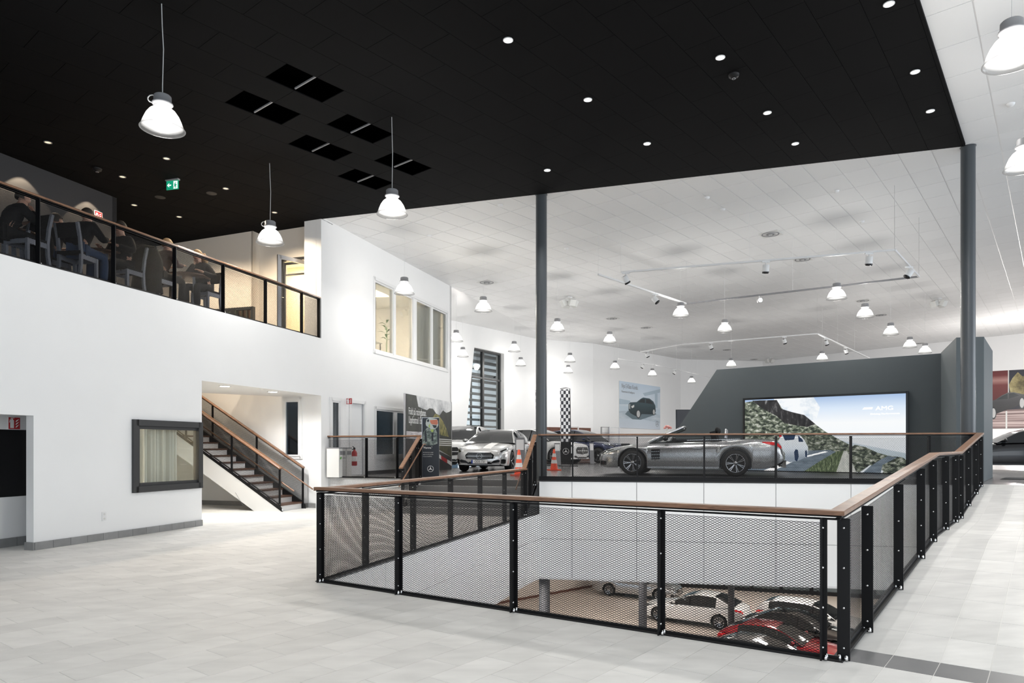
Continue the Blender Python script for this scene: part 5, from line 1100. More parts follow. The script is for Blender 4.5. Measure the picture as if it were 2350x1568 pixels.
# poster of a dark estate car on the far wall
k0,k1=on_line(S2b,SU3,1420),on_line(S2b,SU3,1514); q0=S2b+SU3*k0; zt_=EYE+(1027-874)/F*q0.y; zb_=EYE+(1027-982)/F*q0.y; EW,EH=k1-k0,zt_-zb_
t=thing('car_poster','pale blue poster of a dark estate car on the far white wall','poster',(q0.x,q0.y,zb_)); Fe=frame_m(SN3*.03,SU3)
mb=MB(); mb.bar(Vector((0,0,EH/2))+SN3*.012,SU3*EW+Vector((0,0,EH/2))+SN3*.012,.03,EH); mb.build('board',M['offwhite'],t)
def ep(pts,m,nm,z): return flat(pic(EW,EH,pts),m,nm,t,Fe,z,.002)
ep([[(0,0),(1,0),(1,1),(0,1)]],grad_mat('poster_pale',[(0,(.60,.66,.74)),(.45,(.50,.60,.68)),(.52,(.62,.68,.74)),(1,(.56,.67,.79))],1,0,0,EH),'print',.0)
ep([[(0,.36),(.5,.4),(1,.34),(1,.15),(.5,.22),(0,.2)]],noise_mat('poster_floor_print',[(.35,(.35,.44,.52)),(.65,(.6,.66,.72))],.7,4,stretch=(.5,3,1)),'print',.003)
ep([[(.55,.8),(1,.95),(1,.87),(.6,.74)],[(.86,.5),(.93,.5),(.93,.84),(.86,.83)],[(0,.5),(.25,.52),(.25,.6),(0,.62)]],mat('poster_grey_blue',(.40,.50,.58),.5),'print',.003)
dkc=grad_mat('poster_dark_car',[(0,(.006,.012,.016)),(.5,(.02,.045,.055)),(1,(.05,.09,.11))],1,0,.25*EH,.72*EH); dk2=mat('poster_dark',(.008,.014,.018),.4)
ep([[(.13,.30),(.3,.2),(.5,.2),(.85,.33),(.9,.36),(.8,.4),(.2,.38)]],mat('poster_shadow_print',(.12,.17,.2),.5),'print',.005)
ep([[(.21,.40),(.21,.52),(.25,.565),(.4,.585),(.5,.67),(.56,.705),(.72,.70),(.82,.64),(.87,.55),(.88,.42),(.84,.335),(.78,.34),(.52,.33),(.48,.26),(.36,.28),(.25,.33)]],dkc,'car_print',.007)
ep([[(.44,.585),(.52,.665),(.60,.675),(.60,.585)],[(.63,.585),(.63,.68),(.72,.675),(.79,.62),(.82,.57)]],dk2,'window_print',.009)
for cx,cy,rx,ry in ((.44,.325,.055,.10),(.83,.40,.035,.075)):
    ep([[(cx+rx*math.cos(a*.524),cy+ry*math.sin(a*.524)) for a in range(12)]],dk2,'tyre_print',.009); ep([[(cx+rx*.75*math.cos(a*.524),cy+ry*.78*math.sin(a*.524)) for a in range(12)]],mat('rim_print',(.5,.5,.5),.4),'rim_print',.011)
ep([[(.215,.42),(.215,.52),(.25,.53),(.25,.42)]],mat('grille_print',(.32,.35,.36),.4),'grille_print',.009); ep([[(.27,.48),(.34,.52),(.34,.47),(.29,.44)]],M['offwhite'],'lamp_print',.009)
text('Nya E-Klass Kombi.','headline',t,Fe@Matrix.Translation((.05*EW,.86*EH,.006)),.40,M['grey'],'LEFT',.72); text('Mastermind of Intelligence','headline',t,Fe@Matrix.Translation((.05*EW,.76*EH,.006)),.2,M['grey'],'LEFT',.85)
o=star_mb(.20,.006).build('emblem',M['grey'],t); o.matrix_local=Fe@Matrix.Translation((.92*EW,.13*EH,.004)) @ Matrix.Diagonal((1.2,1,1,1))
# poster on the right-hand wall
k0,k1=on_line(S5a,SU5,2262),on_line(S5a,SU5,2420); q0=S5a+SU5*k0; q1=S5a+SU5*on_line(S5a,SU5,2281); zt_=EYE+(1027-852)/F*q1.y; zb_=EYE+(1027-984)/F*q1.y; RW,RH=k1-k0,zt_-zb_
t=thing('building_poster','wall poster of a dark car before a red building and tree, far right','poster',(q0.x,q0.y,zb_)); Fr=frame_m(SN5*.03,SU5)
mb=MB(); mb.bar(Vector((0,0,RH/2))+SN5*.012,SU5*RW+Vector((0,0,RH/2))+SN5*.012,.03,RH); mb.build('board',M['offwhite'],t)
def rp_(pts,m,nm,z): return flat(pic(RW,RH,pts),m,nm,t,Fr,z,.003)
rp_([[(0,.0),(1,0),(1,1),(0,1)]],mat('poster_night',(.02,.022,.035),.5),'print',.0)
rp_([[(0,.45),(.345,.45),(.345,1),(0,1)]],grad_mat('poster_red_facade',[(0,(.10,.012,.014)),(.55,(.16,.03,.03)),(.7,(.42,.22,.2)),(.85,(.15,.02,.022)),(1,(.11,.014,.016))],1,0,.45*RH,RH),'print',.003); rp_([[(.335,.4),(.35,.4),(.35,1),(.335,1)]],M['offwhite'],'print',.005)
rp_([[(.37,.62),(.35,.75),(.4,.86),(.48,.96),(.55,.88),(.62,.92),(.7,.8),(.68,.62),(.5,.55)]],noise_mat('poster_tree',[(.35,(.10,.08,.03)),(.5,(.30,.25,.11)),(.65,(.50,.43,.22))],1.2,8),'print',.004)
rp_([[(0,0),(1,0),(1,.36),(0,.30)]],noise_mat('poster_steps',[(.42,(.10,.055,.055)),(.5,(.35,.25,.24)),(.6,(.62,.5,.48))],1.1,3,stretch=(.06,4,1)),'print',.005)
rp_([[(0,.27),(.06,.23),(.12,.24),(.45,.37),(.52,.42),(.62,.44),(.62,.55),(.55,.58),(.42,.62),(.33,.615),(.24,.57),(.15,.50),(0,.46)]],grad_mat('poster_car_grey',[(0,(.012,.012,.014)),(.55,(.05,.05,.055)),(1,(.12,.12,.125))],1,0,.25*RH,.62*RH),'car_print',.009)
rp_([[(.16,.5),(.25,.56),(.33,.6),(.33,.51)],[(.35,.51),(.35,.60),(.42,.605),(.5,.56)]],dk2,'window_print',.012)
for cx,cy in ((.12,.27),(.54,.43)): rp_([[(cx+.045*math.cos(a*.524),cy+.11*math.sin(a*.524)) for a in range(12)]],dk2,'tyre_print',.012); rp_([[(cx+.033*math.cos(a*.524),cy+.085*math.sin(a*.524)) for a in range(12)]],bpy.data.materials['rim_print'],'rim_print',.015)
rp_([[(.30,0),(.325,0),(.325,.30),(.30,.30)]],M['offwhite'],'post_print',.014)
# fire signs
wpaper=M['paper']
def fire_sign(label, o, xd, size, hose=False):
    t=thing('fire_sign',label,'sign',o); f=frame_m((0,0,0),xd); xd=Vector(xd).normalized(); n=Vector((xd.y,-xd.x,0))
    mb=MB(); mb.bar(-n*.006+Vector((0,0,size/2)),xd*size-n*.006+Vector((0,0,size/2)),.012,size); mb.build('plate',wpaper,t)
    q=lambda pts,m,nm,z: flat(pic(size,size,pts),m,nm,t,f,z,.001)
    q([[(.04,.04),(.96,.04),(.96,.96),(.04,.96)]],M['red'],'red_field',.0)
    if hose: q([[(.15,.2),(.45,.2),(.5,.55),(.4,.8),(.2,.8),(.12,.5)]],wpaper,'hose_symbol',.0015); q([[(.25,.35),(.38,.35),(.38,.6),(.25,.6)]],M['red'],'hose_symbol',.003)
    else: q([[(.16,.12),(.46,.12),(.46,.72),(.40,.78),(.36,.86),(.26,.86),(.22,.78),(.16,.72)],[(.2,.86),(.5,.9),(.5,.94),(.2,.92)],[(.14,.8),(.2,.86),(.12,.55),(.08,.55)]],wpaper,'extinguisher_symbol',.0015)
    for k in range(3): y=.16+.22*k; q([[(.58,y),(.66,y+.02),(.78,y+.12),(.88,y+.26),(.78,y+.2),(.66,y+.14)]],wpaper,'flame_symbol',.0015)
    return t
s_=Ws(18.5,.735); fire_sign('square red fire extinguisher sign in the opening at far left',W(s_,.735,Wz(20,986,.735)),U1,.20)
s_=Ws(794); fire_sign('red fire extinguisher sign projecting beside the white showroom door',W(s_,-.01,Wz(794,928.5)),(.98,-.2,0),.172)
s_=Ws(217,3.33); fire_sign('red fire hose sign on the dark balcony wall above the handrail',W(s_,3.33,Wz(217,503,3.33)),U1,.20,True)
# extinguisher, bins, sockets
p=W(Ws(803),-.14,SH+.28); t=thing('fire_extinguisher','red fire extinguisher hanging on the white wall beside the showroom door','extinguisher',p)
mb=MB(); mb.lathe([(0,0),(.065,.0),(.075,.02),(.075,.34),(.06,.39),(.03,.42),(.025,.45)],20); mb.build('cylinder',M['red'],t)
mb=MB(); mb.box((0,0,.47),(.05,.05,.05)); mb.bar((0,0,.49),(-.02,-.10,.53),.02,.012); mb.build('valve',M['steel'],t)
mb=MB(); mb.tube([(0,-.02,.46),(-.09,-.04,.44),(-.11,-.04,.3),(-.095,-.03,.1)],.012,8); mb.build('hose',M['steel'],t); mb=MB(); mb.lathe([(.0765,.12),(.0765,.26)],20); mb.build('label_band',M['paper'],t)
mb=MB(); mb.box((.0,.085,.3),(.04,.06,.2)); mb.build('bracket',M['grey'],t)
for x0,x1,lb,leaf in ((757,780,'grey waste bin with green leaf mark behind the level railing, left of two',True),(783,799,'narrow grey waste bin beside the fire extinguisher, right of two',False)):
    sA,sB=Ws(x0,-.35),Ws(x1,-.35); c=W((sA+sB)/2+(.26 if leaf else .12),-.23,SH); wd=.34 if leaf else .26; t=thing('waste_bin',lb,'bin',c,math.atan2(N1.x,-N1.y)*0+math.atan2(U1.y,U1.x))
    mb=MB(); mb.box((0,0,.38),(wd,.36,.74)); mb.build('body',M['offwhite'],t); mb=MB(); mb.box((0,0,.765),(wd+.01,.37,.03)); mb.box((0,-.187,.64),(wd*.7,.012,.10)); mb.build('lid',M['grey'],t)
    if leaf:
        Fm=frame_m((0,-.183,0),(1,0,0)); flat([[(-.13,.50),(-.10,.54),(-.04,.54),(-.05,.49),(-.10,.47)]],M['green'],'leaf_mark',t,Fm); flat([[(-.0,.50),(.15,.50),(.15,.515),(.0,.515)]],M['grey'],'print_line',t,Fm)
for k in range(2):
    p=W(Ws(238),-.008,.36+.075*k); t=thing('wall_socket','white wall socket low on the white wall, '+('lower' if k==0 else 'upper')+' of two','socket',p); mb=MB(); mb.bar(-U1*.04,U1*.04,.014,.072); mb.build('plate',M['white'],t)
    mb=MB(); mb.tube([N1*.004,N1*.012],.018,12); mb.build('insert',M['offwhite'],t)
# cones and price stands
def cone(p, label, h=.72):
    t=thing('traffic_cone',label,'cone',p,.3,'traffic cones'); mb=MB(); mb.box((0,0,.02),(.38,.38,.04)); mb.build('base',M['orange'],t)
    r=lambda z: .135-.105*z/h
    mb=MB(); mb.lathe([(r(.04),.04),(r(h),h),(0,h+.005)],20); mb.build('body',M['orange'],t)
    for z0,z1 in ((.24,.36),(.46,.58)): mb=MB(); mb.lathe([(r(z0)+.003,z0),(r(z1)+.003,z1)],20); mb.build('white_band',M['paper'],t)
cone((.19,19.1,SH),'orange and white traffic cone in front of the striped silver car'); cone((1.43,23.7,SH),'orange and white traffic cone left of the checkered banner base')
def price_stand(p, label, h, w_, rz, lean=.0, paper=True, m=None):
    t=thing('price_stand',label,'sign',p,rz); R=Matrix.Rotation(-lean,3,'X'); mb=MB(); mb.box(R@Vector((0,0,h/2+.01)),(w_,.02,h),R=R); mb.build('panel',m or M['grey'],t)
    mb=MB(); mb.box((0,.06,.006),(w_*1.1,.3,.012)); mb.build('foot',M['steel'],t)
    if paper: mb=MB(); mb.box(R@Vector((0,-.013,h-.20)),(w_*.82,.004,.30),R=R); mb.build('paper_sheet',M['paper'],t)
price_stand((.235,20.4,SH),'upright dark price stand with white sheet beside the striped silver car',1.06,.27,0)
price_stand((2.02,30.6,SH),'slanted price stand in front of the white sport utility car',.98,.26,.2,.15)
price_stand((3.75,32.6,SH),'slanted price stand in front of the dark blue car',1.0,.2,.2,.12)
price_stand((4.35,27.0,SH),'dark leaning display panel behind the silver convertible bonnet',.98,.34,-.3,.35,False,M['cloth_grey'])
# checkered banners
chk=bpy.data.materials.new('checkered_cloth'); chk.use_nodes=True; n_,l_=nt(chk); tc=n_.new('ShaderNodeTexCoord'); ck=n_.new('ShaderNodeTexChecker'); mp=n_.new('ShaderNodeMapping'); mp.inputs['Scale'].default_value=(10,1,7); mp.inputs['Location'].default_value=(.003,.02,.003)
ck.inputs['Scale'].default_value=1; ck.inputs['Color1'].default_value=(.8,.8,.82,1); ck.inputs['Color2'].default_value=(.02,.02,.03,1); l_.new(tc.outputs['Object'],mp.inputs[0]); l_.new(mp.outputs[0],ck.inputs['Vector']); l_.new(ck.outputs['Color'],n_['Principled BSDF'].inputs['Base Color'])
def banner(p, label):
    t=thing('flag_banner',label,'banner',p,-.05,'checkered flag banners'); h=3.2; xl=lambda z: -.20-.045*(z/h)
    def sheet_(z0,z1,m,nm,n=14):
        mb=MB(); vs=[]
        for i in range(n+1):
            z=z0+(z1-z0)*i/n
            for k in range(5):
                u=k/4; vs.append((xl(z)+.40*u,.015*math.sin(z*3+u*3),z))
        mb.add(vs,[(i*5+k,i*5+k+1,(i+1)*5+k+1,(i+1)*5+k) for i in range(n) for k in range(4)],True); return mb.build(nm,m,t)
    sheet_(1.02,h,chk,'checkered_cloth'); sheet_(.14,1.02,M['cloth_black'],'black_cloth')
    mb=MB(); mb.tube([(.20,.0,.0),(.20,0,1.5),(.165,0,h+.03),(.0,0,h+.06),(-.24,0,h+.02)],.016,8); mb.build('pole',M['steel'],t); mb=MB(); mb.box((.1,0,.015),(.8,.45,.03)); mb.build('base',M['steel'],t)
    o=star_mb(.13,.004).build('emblem',M['paper'],t); o.matrix_local=frame_m((0,-.03,.62),(1,0,0))
banner((2.24,29.0,SH),'tall checkered flag banner standing in front of the white sport utility car'); banner((1.25,29.9,SH),'checkered flag banner almost hidden behind the left round column')
# brown panelling and wire racks by the far wall
u2=(S2b-S1b).normalized(); n2=Vector((u2.y,-u2.x,0)); ka,kb=on_line(S1b,u2,1240),on_line(S1b,u2,1354)
t=thing('wood_panelling','brown wood panelling low on the far wall behind the checkered banner','panelling',S1b+u2*ka+n2*.06+Vector((0,0,SH)))
for k in range(6):
    mb=MB(); L_=(kb-ka)/6; mb.bar(u2*(L_*k+.01)+Vector((0,0,.98)),u2*(L_*(k+1)-.01)+Vector((0,0,.98)),.04,1.95); mb.build('panel',M['brownwood'],t)
def rack(p, label, w_, h, m, rows, rz=0):
    t=thing('wire_rack',label,'rack',p,rz); mb=MB()
    for x in (-w_/2,w_/2):
        for y in (-.2,.2): mb.tube([(x,y,0),(x,y,h)],.02,6)
    mb.build('frame',m,t)
    for k in range(rows):
        z=.25+(h-.27)*k/(rows-1); mb=MB(); mb.box((0,0,z),(w_,.42,.02)); mb.build('shelf',m,t)
for x0,x1,d,lb,m,tp_,rows in ((1308,1327,40.2,'pale metal rack in front of the brown wood panelling',M['white'],979,4),(1380,1397,42.0,'tall dark metal rack below the left edge of the car poster',M['grey'],980,6),(1398,1421,43.5,'wide pale wire rack below the car poster',M['silver'],981,7)):
    a,b=P(x0,1000,d),P(x1,1000,d); rack((( a.x+b.x)/2,d,SH),lb,(b.x-a.x),EYE+(1027-tp_)/F*d-SH,m,rows)
# dark display screen and flower plinth by the slanted wall edge
t=thing('display_screen','dark display screen standing behind the slanted edge of the dark grey wall','screen',(10.15,40,SH)); mb=MB(); mb.box((0,0,2.25),(1.5,.08,1.4)); mb.build('bezel',M['blackgloss'],t); mb=MB(); mb.box((0,-.045,2.25),(1.4,.01,1.3)); mb.build('panel',mat('off_screen',(.03,.03,.035),.15),t); mb=MB(); mb.box((0,0,.78),(.12,.06,1.56)); mb.box((0,0,.02),(.9,.5,.04)); mb.build('stand',M['steel'],t)
t=thing('plinth','narrow white plinth behind the silver convertible windscreen','plinth',(5.5,24.7,SH)); mb=MB(); mb.box((0,0,.62),(.36,.36,1.24)); mb.build('body',M['white'],t); mb=MB(); mb.box((0,0,1.255),(.40,.40,.03)); mb.build('cap',M['white'],t)
t=thing('flower_vase','small vase of pink flowers at the slanted edge of the dark wall','vase',(5.5,24.7,SH+1.27)); mb=MB(); mb.lathe([(0,0),(.05,0),(.07,.07),(.04,.14),(.05,.16)],14); mb.build('vase',M['offwhite'],t)
pk=mat('pink_petals',(.75,.35,.32),.7)
for k in range(9): a=k*2.4; r=.05+.012*k; mb=MB(); mb.ball((r*math.cos(a),r*math.sin(a),.20+.02*(k%4)),(.045,.045,.04),8,5); mb.build('flower',pk,t)
# floor mat by the wall end
t=thing('floor_mat','small dark mat on the showroom floor beside the grey wall end','mat',(12.0,16.9,SH)); mb=MB(); mb.prism([(.0,.2),(.55,-.15),(1.3,.75),(.75,1.1)],.0,.012); mb.build('pile',mat('mat_pile',(.03,.03,.032),.95),t); mb=MB(); mb.prism([(-.03,.2),(.55,-.18),(1.33,.75),(.75,1.13)],-.0,.008); mb.build('edge',M['steel'],t)
# tall window with sun louvres, and the neighbouring building outside
wf=MB(); o=S1a-FN*.25; zw0=SH+.1
rect_frame(wf,o,FU,zw0+.05,TZ1-.05,TW0+.05,TW1-.08,.10,.12); xm=on_line(S1a,FU,1116); wf.bar(o+FU*xm+Vector((0,0,zw0)),o+FU*xm+Vector((0,0,TZ1)),.14,.14,up=tuple(FN))
for y in (868,936): z=EYE+(1027-y)/F*(S1a+FU*xm).y; wf.bar(o+FU*TW0+Vector((0,0,z)),o+FU*TW1+Vector((0,0,z)),.12,.09)
wt=struct('window_7',wf,M['frame_dark'])
for a,b in ((TW0,xm),(xm,TW1)): mb=MB(); pane(mb,o,FU,a+.06,b-.06,zw0+.1,TZ1-.1,.012); mb.build('pane',M['glass'],wt)
M['louvre']=mat('grey_louvre',(.10,.115,.125),.5)
lo=thing('sun_louvres','horizontal grey sun louvres outside the tall slanted window','louvres',S1a+FU*TW0-FN*1.0+Vector((0,0,SH)))
nlv=17
for k in range(nlv):
    z=.2+(TZ1-SH)*k/nlv; mb=MB(); mb.bar(-FU*.8+Vector((0,0,z)),FU*(TW1-TW0+1.6)+Vector((0,0,z)),.42,.09); mb.build('louvre',M['louvre'],lo)
for s_ in (-.6,(TW1-TW0)*.6,TW1-TW0+1.3): mb=MB(); mb.bar(FU*s_-FN*.1,FU*s_-FN*.1+Vector((0,0,TZ1-SH+.3)),.08,.08,up=tuple(FU)); mb.build('louvre_post',M['steel'],lo)
b0=S1a+FU*TW0-FN*14; t=thing('neighbour_building','blue-grey building outside, seen through the tall window louvres','building',(b0.x,b0.y,0)); mb=MB(); mb.box((0,0,3.3),(30,5,7.4),rz=math.atan2(FU.y,FU.x)); mb.build('wall',mat('blue_grey_cladding',(.14,.21,.27),.6),t)
for i in range(-6,8):
    for z in (2.0,4.6): mb=MB(); c=FU*(i*2.0)+FN*2.52+Vector((0,0,z)); mb.box(c,(1.2,.06,1.4),rz=math.atan2(FU.y,FU.x)); mb.build('window',mat('bright_panes',(.5,.6,.66),.2) if 'bright_panes' not in bpy.data.materials else bpy.data.materials['bright_panes'],t)
# leafy plant in the upper office
p=W(Ws(887,1.0),1.0,BF); t=thing('potted_plant','green potted plant inside the upper office window','plant',p); mb=MB(); mb.lathe([(0,0),(.14,0),(.18,.35),(.16,.35),(.15,.3),(0,.3)],16); mb.build('pot',M['white'],t)
mb=MB(); mb.tube([(0,0,.3),(.02,0,.9),(0,.02,1.25)],.012,6); mb.build('stem',M['green'],t); lf=mat('leaf_green',(.06,.16,.04),.5)
for k in range(11):
    a=k*2.4; z=.75+.06*k; dx,dy=math.cos(a),math.sin(a); mb=MB(); mb.add([(0,0,z),(dx*.14-dy*.05,dy*.14+dx*.05,z+.1),(dx*.32,dy*.32,z+.08),(dx*.14+dy*.05,dy*.14-dx*.05,z+.1)],[(0,1,2,3)]); mb.build('leaf',lf,t)
# ---------------------------------------------------------------- the upper cafe: tables, chairs and guests
def cafe_chair(p, rz, label):
    t=thing('cafe_chair',label,'chair',p,rz,'cafe chairs on the balcony'); wm=M['chairwhite']
    for x in (-.20,.20):
        mb=MB(); mb.bar((x,.19,0),(x,.19,.45),.045,.045,up=(0,1,0)); mb.build('leg',wm,t)
        mb=MB(); pts=[(x,-.23,0),(x,-.18,.25),(x,-.17,.45),(x,-.20,.70),(x,-.26,.95)]
        for a,b in zip(pts[:-1],pts[1:]): mb.bar(a,b,.045,.045,up=(0,1,0))
        mb.build('leg',wm,t); mb=MB(); mb.bar((x,.19,.41),(x,-.17,.41),.03,.08); mb.build('side_rail',wm,t)
    mb=MB(); mb.box((0,.0,.47),(.42,.42,.05)); mb.build('seat',M['cloth_black'],t)
    mb=MB(); mb.box((0,-.235,.83),(.36,.03,.24),R=Matrix.Rotation(.2,3,'X')); mb.build('backrest',M['cloth_black'],t)
    mb=MB(); mb.bar((-.2,.19,.41),(.2,.19,.41),.03,.07); mb.build('front_rail',wm,t); return t
M['chairwhite']=mat('pale_chair_paint',(.26,.28,.33),.5)
def cafe_table(p, rz, label, r=.42):
    t=thing('cafe_table',label,'table',p,rz,'cafe tables on the balcony'); mb=MB(); mb.lathe([(0,.735),(r,.735),(r+.01,.745),(r+.01,.765),(r,.77),(0,.77)],28); mb.build('table_top',M['treadwood'],t)
    for a in (0,1,2,3):
        x,y=.22*math.cos(a*math.pi/2+.78),.22*math.sin(a*math.pi/2+.78); mb=MB(); mb.bar((x,y,0),(x*.8,y*.8,.735),.05,.05,up=(0,1,0)); mb.build('leg',M['chairwhite'],t)
    return t
def skin(name, V, E_, root, m, parent, levels=1):
    me=bpy.data.meshes.new(name); keys=list(V); me.from_pydata([V[k][:3] for k in keys],[(keys.index(a),keys.index(b)) for a,b in E_],[]); me.materials.append(m)
    o=bpy.data.objects.new(name,me); link(o,parent); md=o.modifiers.new('skin','SKIN'); md.use_smooth_shade=True
    for i,k in enumerate(keys):
        d=me.skin_vertices[0].data[i]; r=V[k][3]; d.radius=(r,r) if not isinstance(r,tuple) else r; d.use_root = (k==root)
    sb=o.modifiers.new('sub','SUBSURF'); sb.levels=levels; sb.render_levels=levels; return o
def person(p, rz, label, lean=.3, top='cloth_black', legs='denim', hair='hair', arms=((.25,.34,.80),(.25,.34,.80)), turn=0.0, tilt=.1, longhair=False, seat=.47, bald=False):
    """seated figure facing +Y; arms: elbow/hand targets (right, left) given as hand positions"""
    t=thing('person',label,'person',p,rz); s,c=math.sin(lean),math.cos(lean); z0=seat+.09
    sp=lambda h,x=0,f=0: (x,s*h+f*c,z0+c*h-f*s)
    V={}; add=lambda k,q,r: V.__setitem__(k,(q[0],q[1],q[2],r))
    add('pel',(0,0,z0),.115); add('wa',sp(.20),.105); add('ch',sp(.40),.125); add('nk',sp(.52),.055); hb=Vector(sp(.58))
    R=Matrix.Rotation(turn,3,'Z')@Matrix.Rotation(-tilt,3,'X'); hd=lambda x,y,z: tuple(hb+R@Vector((x,y,z)))
    add('h0',hd(0,.015,.02),.065); add('h1',hd(0,.02,.09),.088); add('h2',hd(0,.01,.165),.075); add('nose',hd(0,.115,.085),.014); add('chin',hd(0,.08,.015),.03)
    Ee=[('pel','wa'),('wa','ch'),('ch','nk'),('nk','h0'),('h0','h1'),('h1','h2'),('h1','nose'),('h0','chin')]
    J={}
    for k,sd,hand in (('r',1,arms[0]),('l',-1,arms[1])):
        sh=Vector(sp(.44,.17*sd)); ha=Vector((hand[0]*sd,hand[1],hand[2])); d=(ha-sh); L=min(d.length,.56); ha=sh+d.normalized()*L
        mid=(sh+ha)/2; h=math.sqrt(max(.0,.29**2-(L/2)**2)); out=Vector((sd*.7,-.15,-.9)); dn=d.normalized(); out=(out-dn*out.dot(dn)).normalized(); el=mid+out*h
        add('sh'+k,sh,.062); add('el'+k,el,.043); add('wr'+k,ha,.028); fd=(ha-el).normalized(); sdv=fd.cross(Vector((0,0,1))); sdv=sdv.normalized() if sdv.length>.1 else Vector((1,0,0))
        pm=ha+fd*.06; add('pm'+k,pm,.030); Ee+=[('ch','sh'+k),('sh'+k,'el'+k),('el'+k,'wr'+k),('wr'+k,'pm'+k)]; J[k]=(sh,el,ha)
        for i,(o_,ln) in enumerate(((-.026,.062),(-.009,.075),(.009,.070),(.026,.055))):
            a=pm+fd*.035+sdv*o_; b=a+fd*ln*.55+Vector((0,0,-.006)); e=b+(fd*.7+Vector((0,0,-.5))).normalized()*ln*.45
            add(f'f{i}a{k}',a,.0095); add(f'f{i}b{k}',b,.0085); add(f'f{i}c{k}',e,.007); Ee+=[('pm'+k,f'f{i}a{k}'),(f'f{i}a{k}',f'f{i}b{k}'),(f'f{i}b{k}',f'f{i}c{k}')]
        a=ha+fd*.03-sdv*.032; b=a+(fd*.8-sdv*.4).normalized()*.045; add('ta'+k,a,.011); add('tb'+k,b,.008); Ee+=[('wr'+k,'ta'+k),('ta'+k,'tb'+k)]
        hp_=Vector((.095*sd,.03,z0-.02)); kn=Vector((.13*sd,.44,z0-.03)); an=Vector((.13*sd,.42,.09)); toe=Vector((.14*sd,.56,.035))
        add('hp'+k,hp_,.085); add('kn'+k,kn,.058); add('an'+k,an,.040); add('to'+k,toe,.032); Ee+=[('pel','hp'+k),('hp'+k,'kn'+k),('kn'+k,'an'+k),('an'+k,'to'+k)]; J['k'+k]=(hp_,kn,an,toe)
    skin('body',V,Ee,'pel',M['skin'],t)
    T={k:(*V[k][:3],V[k][3]+.035) for k in ('pel','wa','ch')}; T['nk']=(*V['nk'][:3],.065); TE=[('pel','wa'),('wa','ch'),('ch','nk')]
    for k in 'rl':
        for q,x in (('sh',.028),('el',.022),('wr',.018)): T[q+k]=(*V[q+k][:3],V[q+k][3]+x)
        TE+=[('ch','sh'+k),('sh'+k,'el'+k),('el'+k,'wr'+k)]
    skin('jacket',T,TE,'pel',M[top],t)
    G_={'pel':(0,0,z0-.02,.13)}; GE=[]
    for k in 'rl':
        for q,x in (('hp',.02),('kn',.02),('an',.03)): G_[q+k]=(*V[q+k][:3],V[q+k][3]+x)
        GE+=[('pel','hp'+k),('hp'+k,'kn'+k),('kn'+k,'an'+k)]
    skin('trousers',G_,GE,'pel',M[legs],t)
    for k in 'rl':
        hp_,kn,an,toe=J['k'+k]; mb=MB(); mb.ball(((an+toe)/2+Vector((0,0,-.015)))[:],(.05,.135,.05),10,6); mb.build('shoe',M['steel'],t)
    mb=MB(); Rm=R.to_4x4(); n_,m_=14,8
    vs=[]; rz_=.125
    for i in range(m_+1):
        ph=math.pi*.62*i/m_
        for k in range(n_):
            a=2*math.pi*k/n_; fr=math.sin(a); ext=1.0 if fr<.2 else (.62 if not bald else .5)
            pp_=ph*ext; vs.append(hd(.098*math.sin(pp_)*math.cos(a),-.005+.112*math.sin(pp_)*math.sin(a),.105+rz_*math.cos(pp_)))
    mb.add(vs,[(i*n_+k,(i+1)*n_+k,(i+1)*n_+(k+1)%n_,i*n_+(k+1)%n_) for i in range(m_) for k in range(n_)],True)
    if longhair:
        for a in (-.075,0,.075): mb.tube([hd(a,-.06,.12),hd(a*1.2,-.085,.0),hd(a*1.3,-.08,-.16)],[.06,.06,.03],8)
    mb.build('hair',M[hair],t)
    for sd in (1,-1):
        mb=MB(); mb.ball(hd(.034*sd,.092,.10),.012,8,6); mb.build('eye',M['paper'],t); mb=MB(); mb.ball(hd(.034*sd,.102,.10),.006,6,5); mb.build('pupil',M['steel'],t)
        mb=MB(); mb.ball(hd(.092*sd,.0,.085),(.014,.026,.034),8,6); mb.build('ear',M['skin'],t)
    mb=MB(); mb.ball(hd(0,.098,.042),(.024,.010,.007),8,5); mb.build('mouth',mat('lip',(.3,.09,.08),.5) if 'lip' not in bpy.data.materials else bpy.data.materials['lip'],t)
    return t
aU=math.atan2(U1.y,U1.x)                     # along the balcony, towards the office wall
FR=aU-math.pi/2; FL=aU+math.pi/2             # facing right / left along the balcony
def at(x,t): return W(Ws(x,t),t,BF)
cafe_table(at(20,1.35),.2,'dark round cafe table at the far left behind the balcony mesh')
cafe_table(at(233,1.0),.2,'dark round cafe table between the seated pair and the leaning guest on the balcony')
cafe_table(at(432,.75),.3,'dark round cafe table where the guest rests head on hand')
cafe_chair(at(63,.55),FL+.1,'pale-framed cafe chair leftmost on the balcony, seen through the mesh')
cafe_chair(at(116,1.35),FR,'pale-framed cafe chair under the guest in dark jacket turned right')
cafe_chair(at(178,.55),FR+.2,'pale-framed cafe chair left of the middle table, under the leaning guest')
cafe_chair(at(292,.62),FL,'pale-framed cafe chair in the middle of the balcony, clearly seen from the side')
cafe_chair(at(362,.62),FR,'pale-framed cafe chair hidden under the broad-backed guest')
cafe_chair(at(474,.55),FL,'pale-framed cafe chair nearest the balcony end, under the guest resting on a hand')
person(at(8,.75),FR-.2,'person in dark top at far left behind the mesh, chin resting near hand',.45,'cloth_black','cloth_black',arms=((.08,.38,.98),(.16,.36,.82)),tilt=.25)
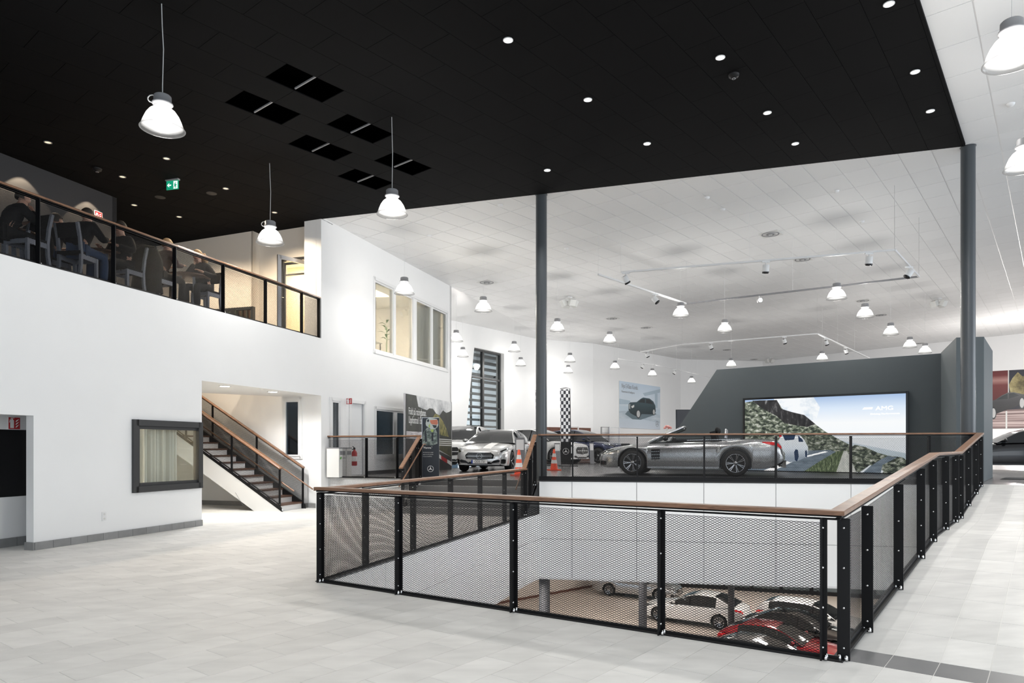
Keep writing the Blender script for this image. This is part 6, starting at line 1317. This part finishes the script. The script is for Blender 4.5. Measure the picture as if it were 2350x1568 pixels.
person(at(116,1.35),FR,'person in dark jacket facing right at the balcony, short dark hair',.18,'cloth_grey','denim',arms=((.2,.36,.80),(.2,.36,.80)),tilt=.05)
person(at(180,.50),FR+.15,'person in black top leaning over the middle cafe table with bent elbow',.32,'cloth_black','denim',arms=((.2,.42,.84),(.26,.38,.84)),tilt=.2)
person(at(287,.62),FL,'person in black top sitting on the clearly seen chair, facing left',.15,'cloth_black','cloth_black',arms=((.2,.36,.82),(.2,.36,.82)),tilt=.1)
person(at(365,.60),FR-.1,'person in dark coat with maroon shoulders, broad back close to the mesh',.30,'cloth_maroon','cloth_black',arms=((.2,.38,.82),(.2,.38,.82)),tilt=.2,hair='hair2')
person(at(470,.58),FL+.1,'person at the last balcony table resting head on a raised hand',.35,'cloth_black','cloth_grey',arms=((.06,.26,1.03),(.2,.36,.82)),tilt=.35,hair='hair2',longhair=True)
# coats over the chair backs, cups on the tables
def coat(p, rz, label, m):
    t=thing('hanging_coat',label,'coat',p,rz); mb=MB(); n=12
    vs=[]
    for i in range(n+1):
        z=.98-.85*i/n; w_=.25+.10*math.sin(min(1,i/4)*1.57)
        for k in range(9):
            a=-.9+k/8*(math.pi+1.8); vs.append((w_*math.cos(a),-.26-.13*math.sin(a)-.02*math.sin(i*.8+k),z))
    mb.add(vs,[(i*9+k,(i+1)*9+k,(i+1)*9+k+1,i*9+k+1) for i in range(n) for k in range(8)],True); mb.build('cloth',m,t)
    mb=MB(); mb.tube([(-.22,-.28,.98),(0,-.33,1.02),(.22,-.28,.98)],.05,8); mb.build('collar',m,t)
coat(at(116,1.35),FR,'charcoal coat hung over the chair of the guest facing right',M['cloth_grey'])
coat(at(362,.62),FR,'black coat hung over the chair of the broad-backed guest',M['cloth_black'])
p=at(18,1.2)+Vector((0,0,.77)); t=thing('paper_cup','white and green paper cup on the leftmost cafe table','cup',p); mb=MB(); mb.lathe([(0,0),(.03,0),(.042,.11),(.038,.11),(.028,.01)],14); mb.build('cup',M['paper'],t); mb=MB(); mb.lathe([(.0325,.02),(.038,.06)],14); mb.build('green_band',M['green'],t)
